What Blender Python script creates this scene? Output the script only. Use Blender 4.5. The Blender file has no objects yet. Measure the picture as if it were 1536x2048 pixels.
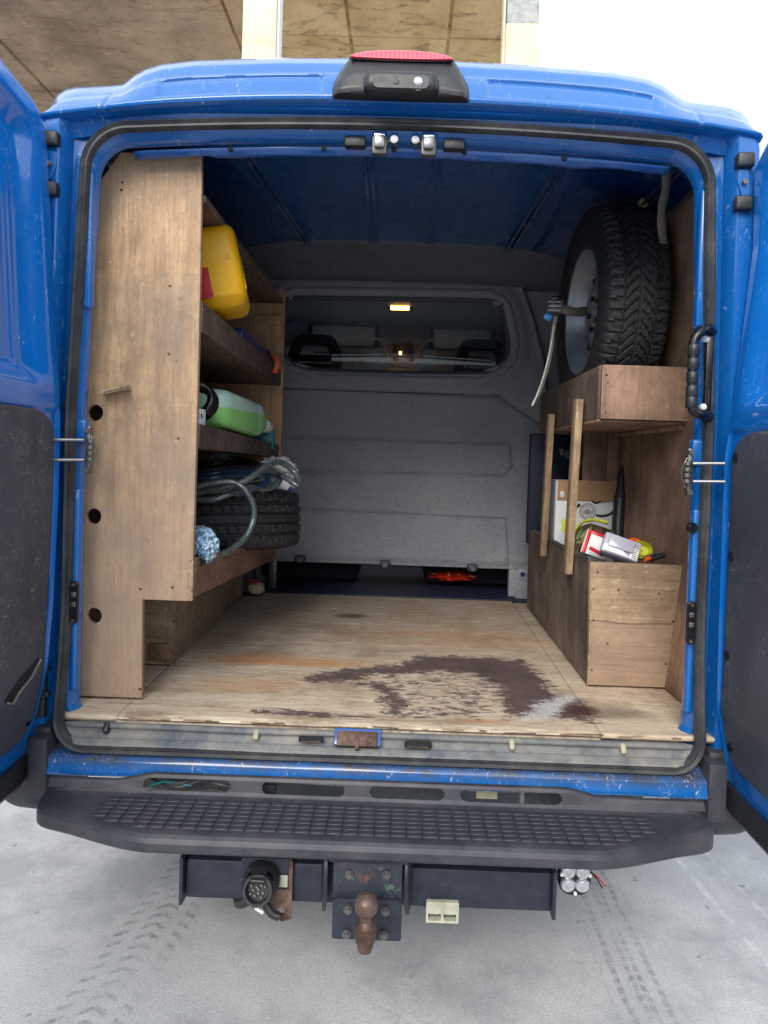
import bpy, bmesh, math, random
import numpy as np
from mathutils import Vector, Matrix, noise as mnoise
random.seed(7)
sc = bpy.context.scene
COL = sc.collection
PI = math.pi

# ---------------------------------------------------------------- camera
FPX, PPX, PPY, VX, VY, ROLL = 1420.0, 790.0, 960.0, 806.0, 925.0, 0.033
_y = np.array([VX-PPX, PPY-VY, -FPX]); _y /= np.linalg.norm(_y)
_x = np.array([1, -ROLL, 0.0]); _x -= _y*_x.dot(_y); _x /= np.linalg.norm(_x)
_z = np.cross(_x, _y)
RCW = np.array([_x, _y, _z]).T
CAMP = np.array([.03, -1.72, 1.25])
camd = bpy.data.cameras.new('camera'); cam = bpy.data.objects.new('camera', camd); COL.objects.link(cam)
camd.sensor_fit = 'VERTICAL'; camd.sensor_height = 36; camd.lens = FPX/2048*36
camd.shift_x = (768-PPX)/2048; camd.shift_y = (PPY-1024)/2048
camd.clip_start = .02; camd.clip_end = 500
cam.matrix_world = Matrix.Translation(CAMP.tolist()) @ Matrix(RCW.T.tolist()).to_4x4()
sc.camera = cam
# ---------------------------------------------------------------- world, sun, exposure
SUN_E, SUN_R = math.radians(35), math.radians(194)
w = bpy.data.worlds.new('World'); sc.world = w; w.use_nodes = True
nt = w.node_tree; nt.nodes.clear()
sky = nt.nodes.new('ShaderNodeTexSky'); sky.sky_type = 'NISHITA'; sky.sun_disc = False
sky.sun_elevation = SUN_E; sky.sun_rotation = SUN_R; sky.dust_density = 4; sky.air_density = 1; sky.ozone_density = 1
mixw = nt.nodes.new('ShaderNodeMix'); mixw.data_type = 'RGBA'; mixw.inputs['Factor'].default_value = .86
mixw.inputs['B'].default_value = (8.1, 8.75, 9.6, 1)
bgw = nt.nodes.new('ShaderNodeBackground'); bgw.inputs['Strength'].default_value = .10
ow = nt.nodes.new('ShaderNodeOutputWorld')
nt.links.new(sky.outputs[0], mixw.inputs['A']); nt.links.new(mixw.outputs['Result'], bgw.inputs['Color']); nt.links.new(bgw.outputs[0], ow.inputs[0])
sd = bpy.data.lights.new('sun', 'SUN'); sd.energy = 1.5; sd.angle = math.radians(32); sd.color = (1, .96, .9)
sun = bpy.data.objects.new('sun', sd); COL.objects.link(sun)
# light arrives from behind the camera, from the left and above
sun.rotation_euler = Vector((0.22, 0.86, -0.62)).to_track_quat('-Z', 'Y').to_euler()
sc.view_settings.view_transform = 'Standard'; sc.view_settings.look = 'None'
sc.view_settings.exposure = .93; sc.view_settings.gamma = 1; sc.view_settings.use_curve_mapping = False
sc.render.engine = 'CYCLES'
sc.cycles.max_bounces = 10; sc.cycles.diffuse_bounces = 6; sc.cycles.transparent_max_bounces = 12

def ray(px, py): return RCW.T @ np.array([(px-PPX)/FPX, -(py-PPY)/FPX, -1])
def at(px, py, v, ax=1):
    d = ray(px, py); t = (v-CAMP[ax])/d[ax]; return Vector((CAMP+t*d).tolist())
def lin(c):
    c = c/255; return c/12.92 if c <= .04045 else ((c+.055)/1.055)**2.4
def C(r, g, b): return (lin(r), lin(g), lin(b), 1)

# ---------------------------------------------------------------- materials
class NG:
    def __init__(s, name):
        s.m = bpy.data.materials.new(name); s.m.use_nodes = True; s.t = s.m.node_tree
        s.b = s.t.nodes['Principled BSDF']; s.co = s.t.nodes.new('ShaderNodeTexCoord').outputs['Object']
    def n(s, typ, **k):
        x = s.t.nodes.new(typ)
        for a, v in k.items(): setattr(x, a, v)
        return x
    def put(s, sock, v):
        if hasattr(v, 'is_linked'): s.t.links.new(v, sock)
        else: sock.default_value = v
    def mapping(s, scale, rot=(0, 0, 0), loc=(0, 0, 0)):
        m = s.n('ShaderNodeMapping'); s.put(m.inputs['Vector'], s.co)
        m.inputs['Scale'].default_value = scale; m.inputs['Rotation'].default_value = rot; m.inputs['Location'].default_value = loc
        return m.outputs[0]
    def noise(s, scale, detail=6, rough=.6, vec=None, dist=0):
        x = s.n('ShaderNodeTexNoise'); s.put(x.inputs['Vector'], vec if vec is not None else s.co)
        x.inputs['Scale'].default_value = scale; x.inputs['Detail'].default_value = detail
        x.inputs['Roughness'].default_value = rough; x.inputs['Distortion'].default_value = dist
        return x.outputs['Fac']
    def math(s, op, a, b=0, c=None, clamp=False):
        x = s.n('ShaderNodeMath', operation=op, use_clamp=clamp); s.put(x.inputs[0], a); s.put(x.inputs[1], b)
        if c is not None: s.put(x.inputs[2], c)
        return x.outputs[0]
    def ramp(s, f, lo, hi, a=0., b=1.):
        x = s.n('ShaderNodeMapRange'); s.put(x.inputs[0], f)
        for i, v in enumerate((lo, hi, a, b)): x.inputs[i+1].default_value = v
        return x.outputs[0]
    def mix(s, f, a, b, mode='MIX'):
        x = s.n('ShaderNodeMix', data_type='RGBA', blend_type=mode); s.put(x.inputs['Factor'], f); s.put(x.inputs['A'], a); s.put(x.inputs['B'], b)
        return x.outputs['Result']
    def bump(s, h, strength=.3, dist=.001):
        x = s.n('ShaderNodeBump'); s.put(x.inputs['Height'], h); x.inputs['Strength'].default_value = strength; x.inputs['Distance'].default_value = dist
        s.put(s.b.inputs['Normal'], x.outputs[0])
    def sepx(s, vec=None):
        x = s.n('ShaderNodeSeparateXYZ'); s.put(x.inputs[0], vec if vec is not None else s.co); return x.outputs
    def done(s, col, rough=.5, metal=0, coat=0, spec=None):
        s.put(s.b.inputs['Base Color'], col); s.put(s.b.inputs['Roughness'], rough); s.put(s.b.inputs['Metallic'], metal)
        s.b.inputs['Coat Weight'].default_value = coat; s.b.inputs['Coat Roughness'].default_value = .06
        if spec is not None: s.b.inputs['Specular IOR Level'].default_value = spec
        return s.m
def mul(c, k): return (c[0]*k, c[1]*k, c[2]*k, 1)

def plain(name, c, rough=.5, metal=0, coat=0, var=.2, sc_=25, bump=0, bsc=200, dirt=None, dthr=.62, dsc=9, trans=0, spec=None):
    g = NG(name)
    col = g.mix(g.ramp(g.noise(sc_), .3, .7), mul(c, 1-var), mul(c, 1+var))
    if dirt:
        col = g.mix(g.ramp(g.noise(dsc, 10, .7), dthr, dthr+.09), col, dirt)
    if bump: g.bump(g.noise(bsc, 3), bump)
    r = g.ramp(g.noise(sc_*2), .3, .7, max(.02, rough-.08), min(1, rough+.08))
    m = g.done(col, r, metal, coat, spec)
    if trans: g.b.inputs['Transmission Weight'].default_value = trans
    return m

def wood(name, a, b, axis=2, dark=.5, dirt=C(70, 55, 45), dthr=.6, pale=None, seed=0, gs=1.0, tide=None):
    g = NG(name)
    s1 = [22*gs]*3; s1[axis] = 1.3*gs
    s2 = [130]*3; s2[axis] = 7
    s3 = [60]*3; s3[axis] = 22
    v1 = g.mapping(tuple(s1), loc=(seed, seed*2, seed*.7)); v2 = g.mapping(tuple(s2), loc=(seed,)*3)
    n1 = g.noise(1, 6, .65, v1, .9); n2 = g.noise(1, 4, .75, v2)
    col = g.mix(g.ramp(n1, .36, .64), a, b)
    col = g.mix(g.math('MULTIPLY', g.ramp(n2, .5, .66), dark), col, mul(b, .42))
    col = g.mix(g.ramp(n2, .46, .32, 0, .35), col, mul(a, 1.3))
    md = g.noise(11, 7, .7, g.mapping((1, 1, 1), loc=(seed, 5, seed)))
    col = g.mix(g.ramp(md, .5, .66, 0, .5), col, mul(b, .62)); col = g.mix(g.ramp(md, .46, .34, 0, .35), col, mul(a, 1.22))
    bl = g.noise(2.6, 8, .66, g.mapping((1, 1, 1), loc=(seed*3, 1, seed)))
    col = g.mix(g.ramp(bl, dthr-.08, dthr+.08, 0, .72), col, dirt)
    if pale: col = g.mix(g.ramp(g.noise(1, 10, .8, g.mapping(tuple(s3), loc=(9, seed, 3))), .57, .64, 0, .6), col, pale)
    sp = g.noise(48, 5, .8, g.mapping((1, 1, 1), loc=(2, 2, seed)))
    col = g.mix(g.ramp(sp, .62, .67, 0, .65), col, mul(dirt, .45))
    col = g.mix(g.ramp(sp, .37, .32, 0, .5), col, C(222, 208, 188))
    sc_ = g.noise(1, 3, .5, g.mapping((5, 5, 5), loc=(seed, 1, 2)), 3.5)
    col = g.mix(g.ramp(g.math('ABSOLUTE', g.math('SUBTRACT', sc_, .5)), .0, .0035, .45, 0), col, mul(dirt, .7))
    if tide:
        z = g.sepx()[2]; zn = g.math('ADD', z, g.math('MULTIPLY', g.math('SUBTRACT', g.noise(5, 6, .7), .5), tide[3]))
        col = g.mix(g.ramp(zn, tide[0], tide[1], 0, .55), col, tide[2])
        if len(tide) > 4: col = g.mix(g.ramp(g.math('ABSOLUTE', g.math('SUBTRACT', zn, tide[0])), .001, .004, .7, 0), col, C(84, 62, 52))
    g.bump(g.math('ADD', n2, g.math('MULTIPLY', n1, .6)), .4, .0008)
    return g.done(col, .75)

def paint(name, scratch=0.0, zlo=None, base=(.005, .120, .41, 1), rough=.20, dust=.12, grime=False):
    g = NG(name)
    col = g.mix(g.ramp(g.noise(2.5), .3, .7), mul(base, .9), mul(base, 1.1))
    d = g.noise(12, 10, .75)
    dustf = g.ramp(d, .5, .8, 0, dust)
    col = g.mix(dustf, col, C(125, 130, 135))
    if grime:
        z = g.sepx()[2]; x = g.sepx()[0]
        gr = g.math('MULTIPLY', g.ramp(g.noise(18, 8, .75), .3, .62), g.ramp(z, .500, .522)); col = g.mix(gr, col, C(70, 68, 66))
        lo = g.math('MULTIPLY', g.ramp(g.math('ADD', z, g.math('MULTIPLY', g.math('SUBTRACT', g.noise(22, 9, .85), .5), .05)), .487, .483), g.ramp(g.math('ABSOLUTE', x), .50, .44)); lo = g.math('MULTIPLY', lo, g.ramp(g.noise(60, 6, .8), .42, .5)); col = g.mix(lo, col, C(205, 210, 205))
    if scratch:
        v = g.mapping((90, 60, 22)); n = g.noise(1, 6, .8, v, 1.2)
        n2 = g.noise(5, 3)
        f = g.math('MULTIPLY', g.ramp(n, .61, .64), g.ramp(n2, .46, .58))
        h1 = g.noise(1, 4, .6, g.mapping((9, 9, 9)), 1.5); f = g.math('MAXIMUM', f, g.math('MULTIPLY', g.ramp(g.math('ABSOLUTE', g.math('SUBTRACT', h1, .5)), .0, .0022, .8, 0), g.ramp(n2, .55, .62)))
        if zlo is not None:
            z = g.sepx()[2]
            f = g.math('MULTIPLY', f, g.ramp(z, zlo[0], zlo[1], 1, 0))
        col = g.mix(g.math('MULTIPLY', f, scratch, clamp=True), col, C(225, 228, 225))
    return g.done(col, g.math('ADD', g.ramp(d, .4, .8, rough, rough+.25), 0), 0, .6)

def thin(name, tint, refl, rough):
    g = NG(name); g.t.nodes.remove(g.b); o_ = g.t.nodes['Material Output']
    tr = g.n('ShaderNodeBsdfTransparent'); tr.inputs[0].default_value = tint; gl = g.n('ShaderNodeBsdfGlossy'); gl.inputs['Roughness'].default_value = rough
    fr = g.n('ShaderNodeFresnel'); fr.inputs[0].default_value = 1.45; mx = g.n('ShaderNodeMixShader')
    g.put(mx.inputs[0], g.math('ADD', g.math('MULTIPLY', fr.outputs[0], .65), refl, clamp=True)); g.put(mx.inputs[1], tr.outputs[0]); g.put(mx.inputs[2], gl.outputs[0]); g.put(o_.inputs[0], mx.outputs[0])
    return g.m
M = {}
M['blue'] = paint('blue_paint', .5)
M['bluesill'] = paint('blue_paint_scuffed', 1.0, grime=True)
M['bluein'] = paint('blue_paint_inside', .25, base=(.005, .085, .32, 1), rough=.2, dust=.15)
M['bluedoor'] = paint('blue_paint_door', .35, base=(.004, .140, .50, 1), rough=.08, dust=.08)
def rubberlike(name, c, dust=C(120, 118, 112), thr=.55, rough=.55, b=.15, bs=300, amt=.5):
    g = NG(name)
    col = g.mix(g.ramp(g.noise(18), .3, .7), mul(c, .8), mul(c, 1.2))
    d = g.noise(7, 12, .75)
    col = g.mix(g.ramp(d, thr-.1, thr+.15, 0, amt), col, dust)
    g.bump(g.noise(bs, 3), b, .0006)
    return g.done(col, rough)
M['seal'] = rubberlike('door_seal_rubber', C(46, 48, 52), amt=.4, rough=.55)
M['sill'] = rubberlike('sill_plastic', C(80, 88, 98), dust=C(150, 144, 132), thr=.48, amt=.8, rough=.72, b=.6, bs=90)
M['bump'] = rubberlike('bumper_plastic', C(47, 49, 57), dust=C(104, 102, 102), thr=.54, amt=.35, rough=.5, b=.25, bs=600)
M['blackp'] = plain('black_plastic', C(38, 39, 42), .42, bump=.1)
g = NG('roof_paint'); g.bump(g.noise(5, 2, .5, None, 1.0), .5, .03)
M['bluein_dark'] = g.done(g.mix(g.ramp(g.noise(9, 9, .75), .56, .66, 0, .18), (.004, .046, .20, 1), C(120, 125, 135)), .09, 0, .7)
M['black'] = plain('black_gloss', C(22, 23, 26), .25)
M['void'] = plain('dark_interior', C(14, 15, 20), .8)
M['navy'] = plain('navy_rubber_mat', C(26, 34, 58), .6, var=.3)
M['trim'] = None
# trim board on the doors: scuffed dark hardboard
g = NG('door_trim_board')
col = g.mix(g.ramp(g.noise(4, 6), .3, .7), C(56, 58, 69), C(72, 74, 85))
for k, (sc3, ds, th, al) in enumerate((((1, 5, 7), 2.5, .0022, .75), ((1, 14, 6), 1.8, .0035, .6), ((1, 4, 15), 2.2, .003, .6), ((1, 30, 26), 1.2, .006, .5))):
    h = g.noise(1, 3, .55, g.mapping(sc3, loc=(k*3.3, k, k*2)), ds)
    mk = g.ramp(g.noise(3.4, 4, .6, g.mapping((1, 1, 1), loc=(k*5, k*2, 7))), .53, .60)
    line = g.ramp(g.math('ABSOLUTE', g.math('SUBTRACT', h, .5)), 0, th, 1, 0)
    col = g.mix(g.math('MULTIPLY', g.math('MULTIPLY', line, mk), al), col, C(190, 188, 180))
col = g.mix(g.ramp(g.noise(6, 9, .8), .55, .68, 0, .35), col, C(112, 110, 108))
g.bump(g.noise(200, 3), .1, .0005); M['trim'] = g.done(col, .5)

M['ply'] = wood('plywood_tall_panel', C(204, 168, 128), C(170, 138, 106), 2, .5, C(142, 126, 110), .55, C(214, 200, 176), 1, tide=(1.55, .85, C(164, 144, 130), .5))
M['plyedge'] = wood('plywood_edge', C(190, 168, 135), C(140, 112, 84), 1, .5, seed=3)
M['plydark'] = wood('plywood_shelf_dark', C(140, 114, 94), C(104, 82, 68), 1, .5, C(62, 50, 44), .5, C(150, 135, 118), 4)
M['plyback'] = wood('plywood_shelf_back', C(196, 158, 118), C(166, 130, 96), 2, .3, C(105, 80, 60), .62, None, 6)
M['fascia'] = wood('stained_fascia_board', C(128, 106, 90), C(92, 75, 64), 2, .6, C(52, 42, 38), .5, C(205, 198, 185), 5)
M['fascia2'] = wood('brown_fascia_board', C(150, 115, 88), C(118, 88, 66), 1, .4, C(80, 60, 50), .55, C(190, 175, 155), 8)
M['plyred'] = wood('plywood_reddish', C(172, 138, 114), C(142, 112, 92), 2, .3, C(92, 68, 58), .55, None, 9)
M['plybox'] = wood('plywood_box', C(202, 174, 138), C(168, 140, 112), 0, .4, C(118, 94, 74), .52, C(212, 198, 176), 11, tide=(.805, .800, C(142, 116, 102), .03, 1))
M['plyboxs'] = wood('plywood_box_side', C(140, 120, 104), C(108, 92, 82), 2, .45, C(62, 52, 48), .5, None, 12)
M['plylin'] = wood('plywood_lining', C(168, 134, 106), C(136, 106, 86), 2, .25, C(88, 66, 56), .54, None, 14)
M['plykick'] = wood('plywood_kick', C(172, 150, 122), C(140, 120, 98), 0, .35, C(106, 90, 76), .52, C(180, 168, 150), 15)
M['batten'] = wood('softwood_batten', C(178, 152, 120), C(132, 106, 80), 2, .55, C(90, 72, 56), .58, None, 17)

# worn plywood floor; the attributes hold stains whose outlines come from the photograph
g = NG('worn_floor_plywood')
v1 = g.mapping((2.2, 34, 1)); v2 = g.mapping((16, 300, 1))
n1 = g.noise(1, 6, .65, v1, .8); n2 = g.noise(1, 4, .75, v2)
col = g.mix(g.ramp(n1, .3, .7), C(218, 202, 178), C(192, 170, 144))
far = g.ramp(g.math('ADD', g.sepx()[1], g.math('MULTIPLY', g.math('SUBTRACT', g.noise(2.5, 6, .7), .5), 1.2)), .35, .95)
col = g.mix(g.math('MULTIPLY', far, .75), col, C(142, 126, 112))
col = g.mix(g.ramp(g.noise(3.5, 8, .7), .48, .62, 0, .6), col, C(140, 116, 92))
col = g.mix(g.ramp(g.noise(1, 9, .8, g.mapping((9, 60, 1))), .55, .62, 0, .75), col, C(226, 214, 190))
col = g.mix(g.ramp(n2, .54, .64, 0, .55), col, C(108, 90, 78))
col = g.mix(g.ramp(g.noise(1, 9, .75, g.mapping((3, 18, 1), loc=(8, 3, 0)), .6), .54, .62, 0, .5), col, C(130, 106, 90))
hl = g.noise(1, 3, .55, g.mapping((3, 10, 1), loc=(2, 9, 0)), 2.0); col = g.mix(g.math('MULTIPLY', g.ramp(g.math('ABSOLUTE', g.math('SUBTRACT', hl, .5)), 0, .004, .7, 0), g.ramp(g.noise(5, 3), .48, .56)), col, C(96, 78, 68))
col = g.mix(g.ramp(g.noise(1, 10, .85, g.mapping((30, 45, 1), loc=(1, 7, 0))), .58, .62, 0, .6), col, C(120, 84, 66))
col = g.mix(g.ramp(g.noise(1, 8, .8, g.mapping((12, 90, 1), loc=(5, 3, 0))), .635, .655, 0, .8), col, C(66, 56, 56))
at1 = g.n('ShaderNodeAttribute', attribute_name='stain'); r, gg, b = g.sepx(at1.outputs['Color'])[0:3]
fine = g.noise(1, 10, .78, g.mapping((26, 62, 1)), .6)
fine2 = g.noise(1, 8, .8, g.mapping((210, 46, 1)))
def thr(a, nz, k=1.0): return g.ramp(g.math('ADD', a, g.math('MULTIPLY', g.math('SUBTRACT', nz, .5), 2.0)), .44, .60)
col = g.mix(g.math('MULTIPLY', g.math('MULTIPLY', gg, g.ramp(g.noise(1, 8, .75, g.mapping((4, 26, 1))), .36, .58)), .8), col, C(190, 132, 76))
dk = g.mix(g.ramp(g.noise(9, 6), .35, .65), C(88, 68, 74), C(62, 44, 44))
col = g.mix(g.math('MULTIPLY', g.math('MULTIPLY', thr(r, fine), g.ramp(fine2, .30, .40, .5, 1)), .92), col, dk)
col = g.mix(g.math('MULTIPLY', thr(b, fine), g.ramp(fine2, .36, .6, .3, .8)), col, C(224, 224, 220))
at2 = g.n('ShaderNodeAttribute', attribute_name='spot'); r2, g2, b2 = g.sepx(at2.outputs['Color'])[0:3]
col = g.mix(g.math('MULTIPLY', r2, g.ramp(n1, .2, .6, .6, 1)), col, C(70, 56, 44))
col = g.mix(g.math('MULTIPLY', g2, g.ramp(n1, .2, .6, .6, 1)), col, C(70, 34, 34))
g.bump(g.math('ADD', n2, g.math('MULTIPLY', fine, .7)), .4, .0008)
M['floor'] = g.done(col, .7)

# bulkhead: grained grey plastic, scuffed pale low down
g = NG('bulkhead_plastic')
col = g.mix(g.ramp(g.noise(3, 4), .3, .7), C(136, 138, 147), C(155, 157, 164))
col = g.mix(g.ramp(g.noise(1, 10, .8, g.mapping((12, 1, 45))), .60, .67, 0, .55), col, C(188, 188, 190))
col = g.mix(g.ramp(g.noise(1, 5, .75, g.mapping((55, 1, 95)), .5), .50, .64, 0, .26), col, C(176, 179, 186))  # paler flecks paint the sheen of the crinkled grain into the colour
col = g.mix(g.ramp(g.noise(1, 5, .75, g.mapping((40, 1, 70), loc=(4, 4, 4)), .5), .52, .66, 0, .3), col, C(84, 87, 96))
zz = g.sepx()[2]
f = g.math('MULTIPLY', g.ramp(g.noise(16, 10, .8), .57, .64), g.ramp(zz, .74, 1.0, 1, 0))
col = g.mix(g.math('MULTIPLY', f, .6), col, C(165, 170, 165))
g.bump(g.noise(1, 6, .7, g.mapping((46, 1, 80))), 1.0, .007)
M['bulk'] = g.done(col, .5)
M['bulkd'] = plain('dark_trim_plastic', C(66, 67, 76), .5, bump=.2)
M['header'] = plain('header_trim_plastic', C(98, 104, 114), .6, bump=.2, bsc=150)
M['grey'] = plain('grey_cab_trim', C(150, 155, 162), .5)
M['lgrey'] = plain('pale_cab_trim', C(158, 163, 170), .45)
M['fabric'] = plain('seat_fabric', C(38, 40, 50), .9, bump=.3)
M['steel'] = plain('galvanised_steel', C(140, 140, 142), .35, .85, var=.15, dirt=C(110, 95, 80))
M['steeld'] = plain('dull_steel', C(120, 118, 115), .42, .8, dirt=C(90, 70, 55))
M['rust'] = plain('rusty_steel', C(106, 84, 72), .8, .2, var=.45, sc_=70, bump=.5, dirt=C(70, 48, 40), dthr=.5)
M['ball'] = plain('rusty_tow_ball', C(104, 86, 76), .45, .5, var=.25, sc_=30, bump=.5, bsc=200, dirt=C(84, 62, 50), dthr=.5, dsc=12)
M['tow'] = plain('black_towbar_paint', C(40, 45, 58), .42, .1, var=.3, bump=.15, dirt=C(115, 70, 50), dthr=.66, dsc=14)
g = NG('chipped_towbar_plate')
col = g.mix(g.ramp(g.noise(20), .3, .7), C(38, 42, 54), C(52, 55, 66))
col = g.mix(g.ramp(g.noise(30, 8, .7), .58, .62, 0, .8), col, C(80, 105, 92))
col = g.mix(g.ramp(g.noise(26, 8, .7, g.mapping((1, 1, 1), loc=(3, 1, 4))), .64, .66), col, C(175, 172, 172))
col = g.mix(g.ramp(g.noise(14, 9, .75, g.mapping((1, 1, 1), loc=(7, 1, 4))), .60, .64, 0, .8), col, C(112, 72, 54))
g.bump(g.noise(60, 6), .3, .001); M['towchip'] = g.done(col, .5)
M['tyre'] = plain('tyre_rubber', C(42, 41, 44), .62, var=.25, bump=.2, dirt=C(78, 74, 70), dthr=.62)
M['rim'] = plain('silver_wheel_paint', C(150, 158, 168), .35, .5, var=.12, dirt=C(90, 80, 70), dthr=.68)
M['hose'] = plain('grey_green_hose', C(84, 94, 94), .25, 0, .6, var=.4, sc_=60, spec=.8)
M['hoseb'] = plain('blue_black_hose', C(30, 56, 84), .25, 0, .6, var=.5, sc_=50)
g = NG('yellow_can_plastic'); g.b.inputs['Subsurface Weight'].default_value = .25; g.b.inputs['Subsurface Radius'].default_value = (.03, .02, .005)
M['yellow'] = g.done(g.mix(g.ramp(g.noise(6), .3, .7), C(246, 190, 14), C(232, 170, 8)), .38)
M['amber'] = plain('aged_yellow_plastic', C(232, 184, 40), .4)
M['red'] = plain('red_plastic', C(196, 24, 34), .35)
M['label_red'] = plain('red_label', C(200, 20, 45), .5)
M['white'] = plain('white_plastic', C(228, 228, 224), .4, var=.05)
M['paper'] = plain('white_card', C(225, 226, 226), .7, var=.05)
M['teal'] = plain('teal_plastic', C(0, 110, 118), .4)
M['orange'] = plain('orange_plastic', C(235, 90, 30), .4)
M['card'] = plain('brown_cardboard', C(172, 136, 100), .8, var=.1)
M['ltblue'] = plain('blue_printed_film', C(40, 130, 200), .3)
M['dkblue'] = plain('dark_blue_print', C(30, 50, 110), .4)
M['ink'] = plain('black_ink', C(28, 28, 32), .6)
M['strapg'] = plain('grey_webbing', C(120, 116, 108), .85, var=.2, bump=.5)
M['strapw'] = plain('frayed_white_cord', C(190, 188, 182), .85)
M['cream'] = plain('cream_connector_plastic', C(178, 178, 160), .5, dirt=C(120, 112, 95), dthr=.6)
M['gold'] = plain('pale_clip_plastic', C(165, 160, 135), .6, dirt=C(110, 100, 80))
M['wool'] = plain('cream_fleece', C(215, 205, 165), .95, bump=1.0, bsc=160)
M['orangebag'] = plain('orange_red_film', C(225, 60, 25), .15, var=.3, coat=.8)
g = NG('frosted_green_bottle')
z = g.sepx()[2]
lv = g.ramp(z, 1.40, 1.402)
M['green'] = g.done(g.mix(lv, C(160, 226, 130), C(200, 234, 212)), .18); g.b.inputs['Subsurface Weight'].default_value = .4; g.b.inputs['Subsurface Radius'].default_value = (.02, .04, .02)
g = NG('white_film_bag')
M['film'] = g.done(g.mix(g.ramp(g.noise(40, 5), .4, .6), C(205, 204, 202), C(168, 168, 170)), .35); g.bump(g.noise(30, 6), .6, .004)
g = NG('blue_white_bag')
M['bluebag'] = g.done(g.mix(g.ramp(g.noise(60, 8, .8), .46, .54), C(190, 215, 232), C(70, 110, 140)), .35); g.bump(g.noise(45, 6), .8, .004)
g = NG('camouflage_pouch')
c1 = g.mix(g.ramp(g.noise(22, 3), .48, .5), C(92, 96, 62), C(60, 66, 50)); c1 = g.mix(g.ramp(g.noise(18, 3, .5, g.mapping((1, 1, 1), loc=(3, 3, 3))), .56, .58), c1, C(112, 74, 64))
M['camo'] = g.done(g.mix(g.ramp(g.noise(15, 3, .5, g.mapping((1, 1, 1), loc=(8, 3, 3))), .6, .62), c1, C(150, 148, 100)), .3)
M['frost'] = plain('frosted_blister_plastic', C(176, 174, 188), .22, coat=.4, var=.06)
M['lime'] = plain('lime_webbing', C(196, 200, 50), .6, var=.15)
M['clear'] = thin('clear_packaging', (.80, .82, .86, 1), .10, .15)
M['glass'] = thin('window_glass', (.80, .84, .84, 1), .0, .02)
g = NG('red_lens')
st = g.n('ShaderNodeTexWave'); st.inputs['Scale'].default_value = 30; g.put(st.inputs['Vector'], g.co)
M['lens'] = g.done(g.mix(g.ramp(st.outputs['Fac'], .3, .7, 0, .35), C(225, 45, 68), C(240, 110, 125)), .12, 0, .6)
g = NG('orange_lamp_and_glint'); g.b.inputs['Emission Color'].default_value = (1, .42, .10, 1); g.b.inputs['Emission Strength'].default_value = 9; M['lamp'] = g.done(C(255, 180, 90), .3)
g = NG('chrome_reflector'); M['chrome'] = g.done(C(205, 208, 212), .22, .75); g.bump(g.noise(90, 2), .5, .002)

# ground: pale weathered concrete with two tyre tracks
g = NG('weathered_concrete_ground')
col = g.mix(g.ramp(g.noise(1.6, 6, .6), .3, .7), C(172, 173, 175), C(194, 193, 191))
col = g.mix(g.ramp(g.noise(9, 8, .75), .4, .72, 0, .3), col, C(140, 140, 140))
agg = g.noise(170, 5, .85); agg2 = g.noise(330, 3, .7)
col = g.mix(g.ramp(agg, .50, .62, 0, .55), col, C(116, 118, 121)); col = g.mix(g.ramp(agg2, .44, .34, 0, .7), col, C(226, 226, 224))
col = g.mix(g.ramp(g.noise(2.2, 9, .7, g.mapping((1, 1, 1), loc=(4, 4, 0))), .48, .62, 0, .5), col, C(126, 127, 130))
col = g.mix(g.ramp(g.noise(15, 4, .5), .715, .735, 0, .6), col, C(96, 98, 100))
x_, y_, z_ = g.sepx()
wob = g.math('MULTIPLY', g.math('SUBTRACT', g.noise(3, 3), .5), .03)
xx = g.math('ADD', x_, wob)
def track(cx, hw, slope):
    d = g.math('ABSOLUTE', g.math('SUBTRACT', g.math('SUBTRACT', xx, cx), g.math('MULTIPLY', y_, slope)))
    return d, g.ramp(d, hw*.8, hw, 1, 0)
brk = g.math('MULTIPLY', g.ramp(g.noise(44, 9, .85), .38, .62), g.ramp(g.noise(3, 3), .36, .52))
d1, b1 = track(-.60, .10, .12)
chev = g.math('SINE', g.math('ADD', g.math('MULTIPLY', y_, 150), g.math('MULTIPLY', d1, 90)))
rib1 = g.math('SINE', g.math('MULTIPLY', d1, 110))
t1 = g.math('MULTIPLY', g.math('MULTIPLY', b1, g.ramp(g.math('ADD', chev, g.math('MULTIPLY', g.math('SUBTRACT', g.noise(60, 5, .8), .5), 2.5)), .0, .8)), g.math('MULTIPLY', g.ramp(rib1, -.5, .2), brk))
d2, b2 = track(.645, .085, .0)
rib2 = g.math('SINE', g.math('MULTIPLY', d2, 170)); ch2 = g.math('SINE', g.math('ADD', g.math('MULTIPLY', y_, 190), g.math('MULTIPLY', d2, 60)))
t2 = g.math('MULTIPLY', g.math('MULTIPLY', b2, g.ramp(rib2, 0, .6)), g.math('MULTIPLY', brk, g.ramp(ch2, -.9, .3, .4, 1)))
col = g.mix(g.math('MULTIPLY', t1, .85), col, C(104, 106, 106)); col = g.mix(g.math('MULTIPLY', t2, .75), col, C(88, 90, 92))
for cx, sl, wd in ((1.01, -.10, .006), (1.13, -.10, .005)):
    dd = g.math('ABSOLUTE', g.math('SUBTRACT', g.math('SUBTRACT', xx, cx), g.math('MULTIPLY', y_, sl)))
    col = g.mix(g.math('MULTIPLY', g.ramp(dd, wd*.2, wd*2.6, 1, 0), g.ramp(g.noise(12, 8, .7), .45, .65, 0, .5)), col, C(226, 226, 224))
vor = g.n('ShaderNodeTexVoronoi', feature='DISTANCE_TO_EDGE'); g.put(vor.inputs['Vector'], g.mapping((1, 1, 1))); vor.inputs['Scale'].default_value = 1.7
wv = g.n('ShaderNodeVectorMath', operation='ADD'); nn = g.n('ShaderNodeTexNoise'); nn.inputs['Scale'].default_value = 5; nn.inputs['Detail'].default_value = 8; g.put(nn.inputs['Vector'], g.co)
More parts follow.
